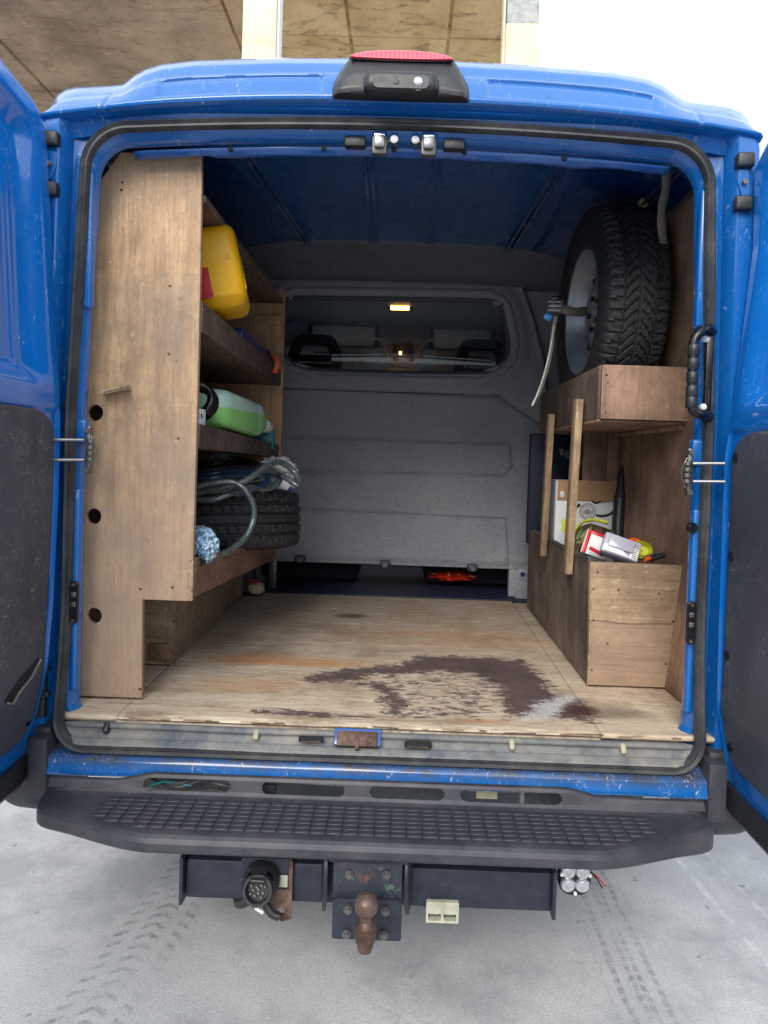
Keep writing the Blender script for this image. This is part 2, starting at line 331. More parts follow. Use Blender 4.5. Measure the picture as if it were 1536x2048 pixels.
g.put(wv.inputs[0], g.co); sc2 = g.n('ShaderNodeVectorMath', operation='SCALE'); g.put(sc2.inputs[0], nn.outputs['Color']); sc2.inputs['Scale'].default_value = .25; g.put(wv.inputs[1], sc2.outputs[0]); g.put(vor.inputs['Vector'], wv.outputs[0])
crk = g.math('MULTIPLY', g.ramp(vor.outputs['Distance'], .001, .004, 1, 0), g.ramp(g.noise(.9, 2), .5, .56))
col = g.mix(g.math('MULTIPLY', crk, .25), col, C(120, 122, 122))
g.bump(g.math('ADD', agg, g.math('MULTIPLY', agg2, .5)), .5, .0016)
M['ground'] = g.done(col, .88)

g = NG('stained_formwork_concrete')
x_, y_, z_ = g.sepx()
gold = g.ramp(x_, -2.4, -1.4)
cA = g.mix(g.ramp(g.noise(1.4, 8, .7), .35, .65), C(188, 162, 134), C(140, 118, 96))
cB = g.mix(g.ramp(g.noise(2.2, 8, .7), .35, .65), C(226, 194, 142), C(194, 160, 108))
col = g.mix(gold, cA, cB)
wv_ = g.noise(1, 9, .72, g.mapping((1.5, 2.8, 1)), 2.4)
col = g.mix(g.ramp(wv_, .53, .60, 0, .6), col, C(128, 100, 76))
col = g.mix(g.ramp(g.noise(1, 9, .75, g.mapping((2.5, 9, 1), loc=(4, 2, 0)), 1.5), .61, .66, 0, .6), col, C(228, 190, 140))
col = g.mix(g.ramp(g.noise(9, 6, .7), .68, .72, 0, .7), col, C(62, 52, 46))
g.bump(wv_, .6, .02); M['soffit'] = g.done(col, .9)
g = NG('pale_concrete_column')
col = g.mix(g.ramp(g.noise(3, 7, .7), .35, .65), C(222, 212, 184), C(204, 192, 160))
vo = g.noise(28, 3, .5); col = g.mix(g.ramp(vo, .70, .73, 0, .8), col, C(150, 135, 105))
g.bump(g.noise(30), .3, .005); M['column'] = g.done(col, .85)
g = NG('grey_concrete_patch'); col = g.mix(g.ramp(g.noise(8, 8, .75), .4, .6), C(184, 184, 180), C(150, 152, 152)); M['colgrey'] = g.done(col, .85)

# ---------------------------------------------------------------- mesh helpers
TH = {}
def thing(name, label, cat, loc=(0, 0, 0), group=None):
    o = bpy.data.objects.new(name, None); COL.objects.link(o); o.location = loc; o.empty_display_size = .1
    o['label'] = label; o['category'] = cat
    if group: o['group'] = group
    return o
def tag(o, label, cat, group=None):
    o['label'] = label; o['category'] = cat
    if group: o['group'] = group
    return o
def link(name, me, mat, parent=None, smooth=False, angle=None):
    o = bpy.data.objects.new(name, me); COL.objects.link(o)
    if mat is not None:
        me.materials.clear(); me.materials.append(mat)
    if smooth:
        me.polygons.foreach_set('use_smooth', [True]*len(me.polygons))
        if angle: me.set_sharp_from_angle(angle=math.radians(angle))
    if parent is not None:
        o.parent = parent
        if parent.parent is None: o.matrix_parent_inverse = Matrix.Translation(-parent.location)
    return o
def mesh(name, v, f, mat, parent=None, smooth=True, angle=40):
    me = bpy.data.meshes.new(name); me.from_pydata([tuple(p) for p in v], [], f); me.update()
    return link(name, me, mat, parent, smooth, angle)
def bmobj(name, bm, mat, parent=None, smooth=True, angle=40, rn=True):
    if rn: bmesh.ops.recalc_face_normals(bm, faces=bm.faces)
    me = bpy.data.meshes.new(name); bm.to_mesh(me); bm.free()
    return link(name, me, mat, parent, smooth, angle)
def addbox(bm, c, s, R=None, bev=0, seg=2):
    r = bmesh.ops.create_cube(bm, size=1); vs = r['verts']
    for v in vs: v.co = Vector((v.co.x*s[0], v.co.y*s[1], v.co.z*s[2]))
    if bev:
        es = list({e for v in vs for e in v.link_edges})
        rr = bmesh.ops.bevel(bm, geom=es, offset=bev, segments=seg, profile=.5, affect='EDGES')
        vs = list(set(rr['verts']) | {v for v in vs if v.is_valid})
    T = Matrix.Translation(c) @ (R.to_4x4() if R else Matrix())
    for v in vs: v.co = T @ v.co
    return vs
def box(name, c, s, mat, parent=None, R=None, bev=.0015, seg=2):
    bm = bmesh.new(); addbox(bm, Vector(c), s, R, bev, seg); return bmobj(name, bm, mat, parent)
def bb(name, lo, hi, mat, parent=None, bev=.0012):
    lo = Vector(lo); hi = Vector(hi); return box(name, (lo+hi)/2, hi-lo, mat, parent, None, bev)
def rot(ax, deg): return Matrix.Rotation(math.radians(deg), 3, ax)
def hexa(name, p8, mat, parent=None, bev=.001):
    bm = bmesh.new(); v = [bm.verts.new(p) for p in p8]
    for f in ((0, 1, 2, 3), (7, 6, 5, 4), (0, 4, 5, 1), (1, 5, 6, 2), (2, 6, 7, 3), (3, 7, 4, 0)): bm.faces.new([v[i] for i in f])
    if bev: bmesh.ops.bevel(bm, geom=list(bm.edges), offset=bev, segments=1, affect='EDGES')
    return bmobj(name, bm, mat, parent)
def beam(name, a, b, wd, dp, mat, parent=None, up=(0, 1, 0), bev=.001):
    a = Vector(a); b = Vector(b); z = (b-a).normalized(); x = Vector(up).cross(z).normalized(); y = z.cross(x)
    R = Matrix((x, y, z)).transposed()
    return box(name, (a+b)/2, (wd, dp, (b-a).length), mat, parent, R, bev)
def spline(pts, n, closed=False):
    P = [Vector(p) for p in pts]; out = []; m = len(P)
    for i in range(m if closed else m-1):
        if closed: a, b, c, d = P[(i-1) % m], P[i], P[(i+1) % m], P[(i+2) % m]
        else: a, b, c, d = P[max(i-1, 0)], P[i], P[i+1], P[min(i+2, m-1)]
        for k in range(n):
            t = k/n; out.append(.5*((2*b)+(c-a)*t+(2*a-5*b+4*c-d)*t*t+(3*b-a-3*c+d)*t**3))
    if not closed: out.append(P[-1].copy())
    return out
def tubebm(bm, pts, r, n=6, seg=10, closed=False, sp=True, flat=None):
    P = spline(pts, n, closed) if sp else [Vector(p) for p in pts]
    m = len(P); rings = []; nrm = None
    for i in range(m):
        if closed: t = (P[(i+1) % m]-P[(i-1) % m]).normalized()
        else: t = (P[min(i+1, m-1)]-P[max(i-1, 0)]).normalized()
        if nrm is None:
            h = Vector((0, 0, 1)) if abs(t.z) < .9 else Vector((1, 0, 0)); nrm = (h-t*h.dot(t)).normalized()
        else: nrm = (nrm-t*nrm.dot(t)).normalized()
        bn = t.cross(nrm); rr = r(i, m) if callable(r) else r
        rx, ry = (rr, rr) if flat is None else (rr*flat[0], rr*flat[1])
        rings.append([bm.verts.new(P[i]+nrm*math.cos(2*PI*k/seg)*rx+bn*math.sin(2*PI*k/seg)*ry) for k in range(seg)])
    for i in range(m if closed else m-1):
        A, B = rings[i], rings[(i+1) % m]
        for k in range(seg): bm.faces.new((A[k], A[(k+1) % seg], B[(k+1) % seg], B[k]))
    if not closed: bm.faces.new(rings[0][::-1]); bm.faces.new(rings[-1])
def tube(name, pts, r, mat, parent=None, **k):
    bm = bmesh.new(); tubebm(bm, pts, r, **k); return bmobj(name, bm, mat, parent, angle=60)
def cyl(name, a, b, r, mat, parent=None, seg=20, r2=None, bev=0):
    bm = bmesh.new(); a = Vector(a); b = Vector(b)
    R = (b-a).to_track_quat('Z', 'Y').to_matrix().to_4x4()
    bmesh.ops.create_cone(bm, cap_ends=True, segments=seg, radius1=r, radius2=r if r2 is None else r2, depth=(b-a).length, matrix=Matrix.Translation((a+b)/2) @ R)
    if bev: bmesh.ops.bevel(bm, geom=[e for e in bm.edges if len(e.link_faces) == 2 and e.calc_face_angle(0) > .8], offset=bev, segments=2, affect='EDGES')
    return bmobj(name, bm, mat, parent)
def lathe(name, prof, origin, axis, mat, parent=None, seg=32, fn=None):
    z = Vector(axis).normalized(); h = Vector((0, 0, 1)) if abs(z.z) < .9 else Vector((1, 0, 0)); x = h.cross(z).normalized(); y = z.cross(x); O = Vector(origin)
    v = []; f = []; n = len(prof)
    for k in range(seg):
        a = 2*PI*k/seg
        for i, (r, hh) in enumerate(prof):
            if fn: r, hh = fn(a, i, r, hh)
            v.append(O+x*math.cos(a)*r+y*math.sin(a)*r+z*hh)
    for k in range(seg):
        for i in range(n-1):
            a, b = k*n+i, ((k+1) % seg)*n+i; f.append((a, b, b+1, a+1))
    o = mesh(name, v, f, mat, parent, True, 35)
    bm = bmesh.new(); bm.from_mesh(o.data); bmesh.ops.remove_doubles(bm, verts=bm.verts, dist=1e-5); bmesh.ops.recalc_face_normals(bm, faces=bm.faces); bm.to_mesh(o.data); bm.free()
    return o
def grid(name, fn, nu, nv, mat, parent=None, keep=None, smooth=True, angle=50, thick=0, flip=False):
    v = []; f = []
    for j in range(nv+1):
        for i in range(nu+1): v.append(fn(i/nu, j/nv))
    for j in range(nv):
        for i in range(nu):
            if keep and not keep((i+.5)/nu, (j+.5)/nv): continue
            a = j*(nu+1)+i; q = (a, a+1, a+nu+2, a+nu+1); f.append(q[::-1] if flip else q)
    o = mesh(name, v, f, mat, parent, smooth, angle)
    if thick:
        m = o.modifiers.new('solid', 'SOLIDIFY'); m.thickness = thick; m.offset = -1
    return o
def rrect(x0, y0, x1, y1, r, n=6):
    out = []
    for cx, cy, a0 in ((x1-r, y1-r, 0), (x0+r, y1-r, 90), (x0+r, y0+r, 180), (x1-r, y0+r, 270)):
        for k in range(n+1):
            a = math.radians(a0+90*k/n); out.append((cx+r*math.cos(a), cy+r*math.sin(a)))
    return out
def circ(cx, cy, r, n=24, j=0): return [(cx+r*math.cos(2*PI*k/n)*(1+random.uniform(-j, j)), cy+r*math.sin(2*PI*k/n)*(1+random.uniform(-j, j))) for k in range(n)]
def plate(name, loops, th, mp, mat, parent=None, bev=0.0):
    cu = bpy.data.curves.new('c', 'CURVE'); cu.dimensions = '2D'; cu.fill_mode = 'BOTH'; cu.extrude = max(th/2-bev, 1e-5); cu.bevel_depth = bev; cu.bevel_resolution = 1
    if bev: cu.offset = -bev
    for lp in loops:
        s = cu.splines.new('POLY'); s.points.add(len(lp)-1); s.use_cyclic_u = True
        for p, q in zip(s.points, lp): p.co = (q[0], q[1], 0, 1)
    ob = bpy.data.objects.new('c', cu); COL.objects.link(ob)
    dg = bpy.context.evaluated_depsgraph_get(); me = bpy.data.meshes.new_from_object(ob.evaluated_get(dg))
    bpy.data.objects.remove(ob); bpy.data.curves.remove(cu)
    for v in me.vertices: v.co = Vector(mp(v.co.x, v.co.y, v.co.z))
    me.name = name
    bm = bmesh.new(); bm.from_mesh(me); bmesh.ops.recalc_face_normals(bm, faces=bm.faces); bm.to_mesh(me); bm.free()
    return link(name, me, mat, parent, False)
def text(name, body, size, mp, mat, parent=None, th=.0004):
    cu = bpy.data.curves.new('t', 'FONT'); cu.body = body; cu.size = size; cu.extrude = th; cu.align_x = 'CENTER'; cu.align_y = 'CENTER'
    ob = bpy.data.objects.new('t', cu); COL.objects.link(ob)
    dg = bpy.context.evaluated_depsgraph_get(); me = bpy.data.meshes.new_from_object(ob.evaluated_get(dg))
    bpy.data.objects.remove(ob); bpy.data.curves.remove(cu)
    for v in me.vertices: v.co = Vector(mp(v.co.x, v.co.y, v.co.z))
    me.name = name; return link(name, me, mat, parent, False)
def blob(name, c, s, mat, parent=None, sub=4, amp=.25, freq=8, seed=0, flat=None, R=None, ridged=False):
    bm = bmesh.new(); bmesh.ops.create_icosphere(bm, subdivisions=sub, radius=1)
    for v in bm.verts:
        d = v.co.normalized(); q = d*freq*.3+Vector((seed, seed*1.7, 0))
        n = mnoise.fractal(q, 1, 2, 4)
        if ridged: n = -abs(n)*1.5+.3
        p = d*(1+amp*n); p = Vector((p.x*s[0], p.y*s[1], p.z*s[2]))
        if R: p = R @ p
        if flat is not None and p.z < flat: p.z = flat
        v.co = p+Vector(c)
    return bmobj(name, bm, mat, parent, angle=70 if not ridged else 35)
def smooth01(a, b, x):
    t = min(1, max(0, (x-a)/(b-a))) if a != b else float(x > a); return t*t*(3-2*t)
def lerp(a, b, t): return a+(b-a)*t
def interp(x, tab):
    if x <= tab[0][0]: return tab[0][1]
    for (a, va), (b, vb) in zip(tab, tab[1:]):
        if x <= b: return lerp(va, vb, (x-a)/(b-a))
    return tab[-1][1]
def screw(p, n, r, mat, parent, name='screw'):
    n = Vector(n).normalized(); p = Vector(p); return cyl(name, p-n*.002, p+n*.0012, r, mat, parent, 10)
XZ = lambda Y: (lambda u, v, w: (u, Y+w, v))      # plate in a plane of constant Y
YZ = lambda X: (lambda u, v, w: (X+w, u, v))
XY = lambda Z: (lambda u, v, w: (u, v, Z+w))

# ================================================================= SETTING
o = grid('ground', lambda u, v: (lerp(-60, 60, u), lerp(-40, 80, v), 0), 24, 24, M['ground']); o['kind'] = 'structure'
# bridge deck: slabs between joints, on a carrier, two pale columns under its edge beam
deck = thing('concrete_deck', 'stained brown concrete deck overhead behind the blue van', 'bridge deck', (-8, 12, 6.0))
joints = [-16, -12, -8.2, -4.83, -2.02, -.72, .38, 1.10]
ys = [4.95, 6.35, 7.75, 10, 12.5, 15, 18, 22]
for a, b in zip(joints, joints[1:]):
    for k, (c, d) in enumerate(zip(ys, ys[1:])):
        z = 6.0+random.uniform(-.012, .012)
        bb('panel', (a+.018, c+.012, z), (b-.018, d-.012, 6.3), M['soffit'], deck, .012)
bb('deck_slab', (-16, 4.95, 6.04), (1.12, 22, 6.6), M['soffit'], deck, 0)
bb('edge_beam', (-16, 4.6, 5.85), (1.12, 4.94, 6.7), M['column'], deck, .01)
c1 = thing('concrete_column', 'pale yellow concrete column behind the middle of the van roof', 'column', (-1.31, 4.6, 0))
bb('shaft', (-1.465, 4.42, 0), (-1.175, 4.62, 5.85), M['column'], c1, .012)
bb('edge_strip', (-1.172, 4.45, 0), (-1.155, 4.6, 5.85), M['paper'], c1, .002)
c2 = thing('concrete_column', 'concrete column with a grey upper patch at the deck edge beside open sky', 'column', (.92, 4.6, 0))
bb('shaft', (.785, 4.42, 0), (1.06, 4.62, 5.02), M['column'], c2, .012)
bb('upper_patch', (.79, 4.425, 5.02), (1.062, 4.62, 5.85), M['colgrey'], c2, .01)
bb('edge_strip', (.765, 4.46, 0), (.783, 4.6, 5.85), M['column'], c2, .002)
wh = thing('added_warehouse', 'long low grey block added unseen behind the camera for reflections in paint and glass', 'added building', (-4, -23, 0))  # unseen block, added for paint to mirror and to cut sky in glass
bb('wall', (-30, -26, 0), (20, -22, 4.6), M['colgrey'], wh, .02)
bb('roof', (-30.4, -26.4, 4.6), (20.4, -21.6, 5.0), M['tow'], wh, .02)
for k in range(6):
    x = -26+k*8.2; bb('roller_door', (x, -22.02, 0), (x+3.2, -21.96, 3.2), M['trim'], wh, .01); bb('window', (x+4.4, -22.02, 1.4), (x+6.4, -21.97, 2.6), M['black'], wh, .01)
tag(tube('overhead_wire', [(-2, 30, 12.0), (14, 30, 13.4), (30, 30, 17.5)], .012, M['blackp'], n=8, seg=6), 'upper thin wire crossing the pale sky', 'wire')
tag(tube('overhead_wire', [(2, 30, 9.2), (14, 30, 11.0), (30, 30, 14.6)], .012, M['blackp'], n=8, seg=6), 'lower thin wire in the sky beside the right door', 'wire')

# ================================================================= VAN
van = thing('van', 'blue panel van seen from behind with both rear doors open', 'van', (0, 1.9, 0))

def ring(hwt, hwb, zt, zb, rt, rb, crown, Y, n=10, yb=None):
    """closed loop: bottom-left -> up left side -> top -> down right side -> bottom"""
    out = []
    def hw(z): return lerp(hwb, hwt, max(0, (z-1.35)/(2.05-1.35))) if z > 1.35 else hwb
    def P(x, z):
        if z > 1.9 and zt > 1.9: z = z+crown*(1-(x/hwt)**2)
        return (x, Y if yb is None else lerp(yb, Y, smooth01(.45, .9, z)), z)
    for k in range(n+1):
        a = math.radians(270-90*k/n); out.append((-(hwb-rb)+rb*math.cos(a), zb+rb+rb*math.sin(a)))
    for k in range(1, 14): z = lerp(zb+rb, zt-rt, k/14); out.append((-hw(z), z))
    h = hw(zt-rt)
    for k in range(n+1):
        a = math.radians(180-90*k/n); out.append((-(h-rt)+rt*math.cos(a), zt-rt+rt*math.sin(a)))
    for k in range(1, 16): out.append((lerp(-(h-rt), h-rt, k/16), zt))
    for k in range(n+1):
        a = math.radians(90-90*k/n); out.append(((h-rt)+rt*math.cos(a), zt-rt+rt*math.sin(a)))
    for k in range(1, 14): z = lerp(zt-rt, zb+rb, k/14); out.append((hw(z), z))
    for k in range(n+1):
        a = math.radians(0-90*k/n); out.append(((hwb-rb)+rb*math.cos(a), zb+rb+rb*math.sin(a)))
    for k in range(1, 16): out.append((lerp(hwb-rb, -(hwb-rb), k/16), zb))
    return [P(x, z) for x, z in out]
def loft(name, rings, mat, parent, angle=30, skip=None):
    n = len(rings[0]); v = [p for r in rings for p in r]; f = []
    for i in range(len(rings)-1):
        for k in range(n):
            if skip and skip(i, k): continue
            a = i*n+k; b = i*n+(k+1) % n; f.append((a, b, b+n, a+n))
    return mesh(name, v, f, mat, parent, True, angle)
R_ = ring
# rear frame: pillar face, ridge, channel, seat of the seal, inner flange
XO = -.009
def ringx(*a, **k): return [(x+XO, y, z) for x, y, z in ring(*a, **k)]
R_ = ringx
loft('rear_frame', [
    R_(.90, .925, 2.06, .48, .10, .06, .02, .20),
    R_(.880, .888, 2.07, .48, .08, .06, .02, .05),
    R_(.866, .874, 2.07, .48, .06, .06, .02, .0),
    R_(.856, .864, 2.07, .485, .05, .06, .02, -.014),
    R_(.808, .818, 2.062, .495, .03, .06, .02, -.018),
    R_(.803, .813, 2.060, .497, .03, .06, .02, -.012),
    R_(.790, .805, 2.052, .502, .05, .06, .02, .028),
    R_(.782, .798, 2.046, .508, .07, .06, .022, .034),
    R_(.748, .776, 2.030, .525, .08, .06, .028, .034),
    R_(.744, .772, 2.026, .53, .08, .06, .03, .006),
    R_(.740, .768, 2.022, .60, .08, .03, .03, .004),
    R_(.728, .757, 2.004, .60, .075, .03, .032, .020),
    R_(.725, .754, 2.000, .60, .075, .03, .032, .028),
    R_(.725, .754, 1.998, .60, .075, .03, .032, .046),
], M['blue'], van, 28)
# seal: two-ridged rubber profile swept round the opening
sealpath = R_(.744, .771, 2.027, .540, .095, .07, .030, -.004, 12, yb=-.045)
bm = bmesh.new(); m = len(sealpath); prof = [(-.018, .012), (-.019, -.004), (-.013, -.013), (-.005, -.012), (-.001, -.006), (.004, -.009), (.010, -.015), (.017, -.008), (.018, .004), (.014, .014)]
rg = []
for i in range(m):
    p = Vector(sealpath[i]); t = (Vector(sealpath[(i+1) % m])-Vector(sealpath[i-1])).normalized(); nn_ = t.cross(Vector((0, 1, 0))).normalized()
    wob = 1+.10*mnoise.noise(p*5)
    rg.append([bm.verts.new(p+nn_*a*.64*wob+Vector((0, 1, 0))*b*.8*wob) for a, b in prof])
for i in range(m):
    A, B = rg[i], rg[(i+1) % m]
    for k in range(len(prof)): bm.faces.new((A[k], A[(k+1) % len(prof)], B[(k+1) % len(prof)], B[k]))
bmobj('door_seal', bm, M['seal'], van, angle=50)
# body shell, outside
def skipf(i, k): return False
bodyrings = [R_(.90, .925, 2.06, .48, .10, .06, .02, .20), R_(.93, .95, 2.16, .50, .16, .08, .05, .5), R_(.94, .96, 2.17, .50, .16, .08, .05, 2.4), R_(.93, .96, 2.14, .34, .2, .08, .05, 3.1)]
loft('body_shell', bodyrings, M['blue'], van, 30, skip=lambda i, k: i == 2 and (17 <= k < 23 or 62 <= k < 68))
for k0, k1 in ((17, 23), (62, 68)):
    q_ = [Vector(p) for p in bodyrings[2][k0:k1+1]]+[Vector(p) for p in bodyrings[3][k0:k1+1]]; n_ = k1-k0+1
    mesh('side_window', q_, [(k, k+1, k+1+n_, k+n_) for k in range(n_-1)], M['glass'], van)
# cab nose with windscreen opening
nose = [R_(.93, .96, 2.14, .34, .2, .08, .05, 3.1), R_(.90, .96, 2.02, .33, .22, .08, .03, 3.45), R_(.84, .95, 1.45, .32, .2, .08, .0, 4.15), R_(.80, .93, 1.25, .31, .2, .08, .0, 4.35), R_(.72, .88, .95, .32, .2, .08, .0, 4.75), R_(.6, .8, .75, .36, .15, .08, .0, 4.85)]
ntop0, ntop1 = 11+13+4, 11+13+11+15+6
loft('cab_nose', nose, M['blue'], van, 30, skip=lambda i, k: i == 1 and ntop0 <= k < ntop1)
i1 = nose[1]; i2 = nose[2]
va = [Vector(p)+Vector((0, .01, .01)) for p in i1[ntop0:ntop1+1]]+[Vector(p)+Vector((0, .01, .01)) for p in i2[ntop0:ntop1+1]]; nn1 = ntop1-ntop0+1
mesh('windscreen', va, [(k, k+1, k+1+nn1, k+nn1) for k in range(nn1-1)], M['glass'], van)
# underbody
bb('underbody', (-.80, .06, .44), (.80, 4.4, .59), M['void'], van, .01)
# cargo lining: dark blue inner panels
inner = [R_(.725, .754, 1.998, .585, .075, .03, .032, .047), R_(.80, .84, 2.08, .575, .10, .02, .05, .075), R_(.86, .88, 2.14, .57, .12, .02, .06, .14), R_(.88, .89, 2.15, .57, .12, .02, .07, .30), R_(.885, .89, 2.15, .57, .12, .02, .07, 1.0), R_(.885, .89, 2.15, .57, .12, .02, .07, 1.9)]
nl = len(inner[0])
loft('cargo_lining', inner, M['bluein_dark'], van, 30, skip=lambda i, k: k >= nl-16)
for X0, X1 in ((-.50, -.42), (-.11, -.13), (.105, .12), (.50, .46)):
    bm = bmesh.new(); zt = lambda x: 2.15+.07*(1-(x/.84)**2)-.012
    for dx in (-.011, .011):
        tubebm(bm, [(X0+dx, .26, zt(X0)), (X1+dx, 1.42, zt(X1))], .006, sp=False, seg=6)
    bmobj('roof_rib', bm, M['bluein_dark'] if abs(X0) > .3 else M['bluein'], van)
for Yc in ():
    grid('roof_bow', lambda u, v: (lerp(-.8, .8, u), Yc+.03*math.cos(PI*v), 2.15+.07*(1-(lerp(-.8, .8, u)/.84)**2)-.004-.014*math.sin(PI*v)), 24, 6, M['bluein_dark'], van)
# lintel inner flange plate with holes and scraped edge
grid('lintel_flange', lambda u, v: (lerp(-.66, .66, u), lerp(.044, .062, v)+.003*math.sin(u*40)*v, 2.022-.026*(lerp(-.66, .66, u)/.66)**2-lerp(0, .012, v)-(.004 if .14 < u < .86 else 0)*v), 80, 3, M['bluein'], van, thick=.003)
for x in (-.42, -.19, -.018, .155, .40): cyl('drain_hole', (x, .036, 2.016-.026*(x/.66)**2), (x, .044, 2.016-.026*(x/.66)**2), .006, M['void'], van, 12)

# roof cap above the doors -------------------------------------------------
ZT = [(-.86, 2.045), (-.856, 2.070), (-.848, 2.093), (-.835, 2.112), (-.815, 2.124), (-.79, 2.129), (-.76, 2.130), (-.70, 2.134), (-.675, 2.137), (-.665, 2.144), (-.648, 2.158), (-.62, 2.174), (-.58, 2.186), (-.50, 2.196), (-.3, 2.207), (0, 2.213), (.3, 2.206), (.5, 2.196), (.58, 2.184), (.62, 2.170), (.65, 2.150), (.675, 2.136), (.70, 2.133), (.76, 2.128), (.79, 2.124), (.812, 2.116), (.828, 2.102), (.840, 2.080), (.848, 2.045)]
def ztop(x): return interp(x, ZT)
def zlip(x): return 2.099-.052*(abs(x)/.85)**2.2
capy = lambda x: .05*(abs(x)/.87)**4
def capf(u, v):
    x = lerp(-.860, .848, u); zt = ztop(x); zl = min(zlip(x), zt-.004); yb = capy(x)
    rows = [(0, .55, zt-.02), (.12, .25, zt+.0), (.22, .09, zt+.001), (.30, .045, zt-.003), (.38, .018, zt-.012), (.44, .004, lerp(zt, zl, .26)), (.50, -.006, lerp(zt, zl, .36)), (.60, -.020, lerp(zt, zl, .55)), (.72, -.034, lerp(zt, zl, .8)), (.80, -.042, lerp(zt, zl, .96)), (.84, -.040, zl-.003), (.88, -.028, zl-.008), (.92, -.004, zl-.010), (.96, .0, zl-.018), (1, .012, zl-.040)]
    y = interp(v, [(a, b) for a, b, c in rows]); z = interp(v, [(a, c) for a, b, c in rows])
    for s in (-1, 1):
        cx, hx = (.40, .205) if s > 0 else (-.385, .20)
        dx = hx-abs(x-cx); dv = .135-abs(v-.635)
        if dx > -.02 and dv > -.03: y += .007*smooth01(0, .012, dx)*smooth01(0, .03, dv)
    if abs(abs(x)-.70) < .005: y += .004
    if y > 0:
        k = 1+y/1.72*smooth01(.9, .6, v); return ((x-.03)*k+.03, y+yb*.3, 1.25+(z-1.25)*k)
    return (x, y+yb*.3, z)
grid('roof_cap', capf, 360, 80, M['blue'], van, angle=60)
# brake light and camera housing -----------------------------------------
bl = thing  # (part of the van)
def hous(u, v):
    x = lerp(-.181, .174, u); t = abs((x+.004)/.178)
    zt = 2.222-.080*smooth01(.56, 1.03, t)-.014*t*t; zb = 2.094+.010*smooth01(.9, 1, t)
    prof = [(0, .03, 1.0), (.10, -.012, 1.0), (.2, -.026, .96), (.34, -.038, .80), (.42, -.046, .66), (.6, -.058, .42), (.8, -.066, .14), (.88, -.064, .03), (.93, -.05, 0), (1, .0, 0)]
    y = interp(v, [(a, b) for a, b, c in prof]); k = interp(v, [(a, c) for a, b, c in prof])
    e = smooth01(1.0, .78, t)
    return (x, lerp(.0, y, .35+.65*e) if t < 1 else y*.35, lerp(zb, zt, k))
hs = grid('brake_light_housing', hous, 60, 40, M['blackp'], van, angle=60)
lens = []
for k in range(25): a = k/24; x = lerp(-.122, .113, a); lens.append((x, 2.191+.022*math.sin(PI*a)**.55))
for k in range(25): a = k/24; x = lerp(.113, -.122, a); lens.append((x, 2.187-.0045*math.sin(PI*a)**.5))
plate('brake_lens', [lens], .012, lambda u, v, w: (u, -.039+w-(2.195-v)*.62-.003, v), M['lens'], hs, .002)
lens2 = [(x*1.03-.0, 2.195+(z-2.195)*1.25) for x, z in lens]
plate('lens_gasket', [lens2], .008, lambda u, v, w: (u, -.038+w-(2.195-v)*.62, v), M['black'], hs, .001)
bm = bmesh.new(); addbox(bm, Vector((-.003, -.070, 2.114)), (.172, .05, .052), rot('X', -8), .018, 4)
bmobj('camera_pod', bm, M['blackp'], hs)
plate('camera_window', [rrect(-.066, 2.092, .060, 2.124, .012)], .004, lambda u, v, w: (u, -.0962+w+(v-2.114)*.14, v), M['blackp'], hs)
lathe('camera_lens', [(0, -.004), (.007, -.003), (.008, .002)], (-.014, -.098, 2.106), (0, 1, 0), M['blackp'], hs, 16)
lathe('reversing_lens', [(0, -.009), (.008, -.007), (.014, -.003), (.016, .003)], (.0355, -.093, 2.108), (0, 1, 0), M['chrome'], hs, 24)
for x in (-.152, .146): cyl('screw', (x, -.030, 2.121), (x, -.008, 2.121), .006, M['void'], hs, 12)

# latch strikers under the lintel
for s_, x, xb, xo in ((-1, -.052, -.112, -.017), (1, .066, .128, .034)):
    z0 = 2.018
    lt = box('door_latch', (x, .030, z0+.008), (.040, .02, .020), M['steeld'], van, None, .003)
    box('latch_catch', (x, .016, z0-.006), (.036, .024, .044), M['steeld'], lt, None, .005)
    box('latch_tongue', (x, -.002, z0-.002), (.026, .012, .030), M['steel'], lt, None, .004)
    box('latch_lip', (x, .000, z0+.012), (.026, .014, .008), M['chrome'], lt, None, .002)
    box('rubber_block', (xb, .028, z0+.006), (.050, .026, .024), M['blackp'], lt, None, .003)
    box('latch_arm', ((x+xo)/2, .028, z0+.013), (abs(x-xo), .006, .008), M['steeld'], lt, None, .001)
    cyl('bolt', (xo, .008, z0+.010), (xo, .03, z0+.010), .0095, M['steel'], lt, 14, bev=.002)

# sill plate ---------------------------------------------------------------
def sill(u, v):
    x = lerp(-.778, .760, u); e = smooth01(1, .94, abs(u-.5)*2)
    rows = [(0, -.008, .594), (.05, -.020, .5945), (.09, -.027, .591), (.13, -.026, .584), (.2, -.018, .580), (.3, -.018, .577), (.60, -.026, .569), (.74, -.033, .564), (.79, -.040, .5635), (.83, -.043, .5605), (.86, -.045, .5605), (.89, -.047, .557), (.92, -.049, .557), (1, -.052, .551)]
    y = interp(v, [(a, b) for a, b, c in rows]); z = interp(v, [(a, c) for a, b, c in rows])
    w_ = mnoise.noise(Vector((x*3, v*2, 1)))*.003
    z += (.018*(1-e)**2)*(v > .15)+w_*.5
    return (x, lerp(y, -.022, (1-e)*.8)+w_, z)
def sillkeep(u, v):
    x = lerp(-.778, .760, u)-XO; dx = max(0, abs(x)-.700)/.066; dv = max(0, v-.35)/.65
    return dx*dx+dv*dv < 1 if v > .35 else abs(x) < .760
sl = grid('sill_plate', sill, 300, 60, M['sill'], van, keep=sillkeep, angle=70)
for px, py in ((212, 1457), (512, 1472), (1024, 1492), (1247, 1500)):
    p = at(px, py, -.03); 
    o = box('trim_clip', p+Vector((0, .004, 0)), (.014, .02, .026), M['gold'] if px > 300 else M['blackp'], sl, rot('X', -40), .005)
p = at(715, 1478, -.040)
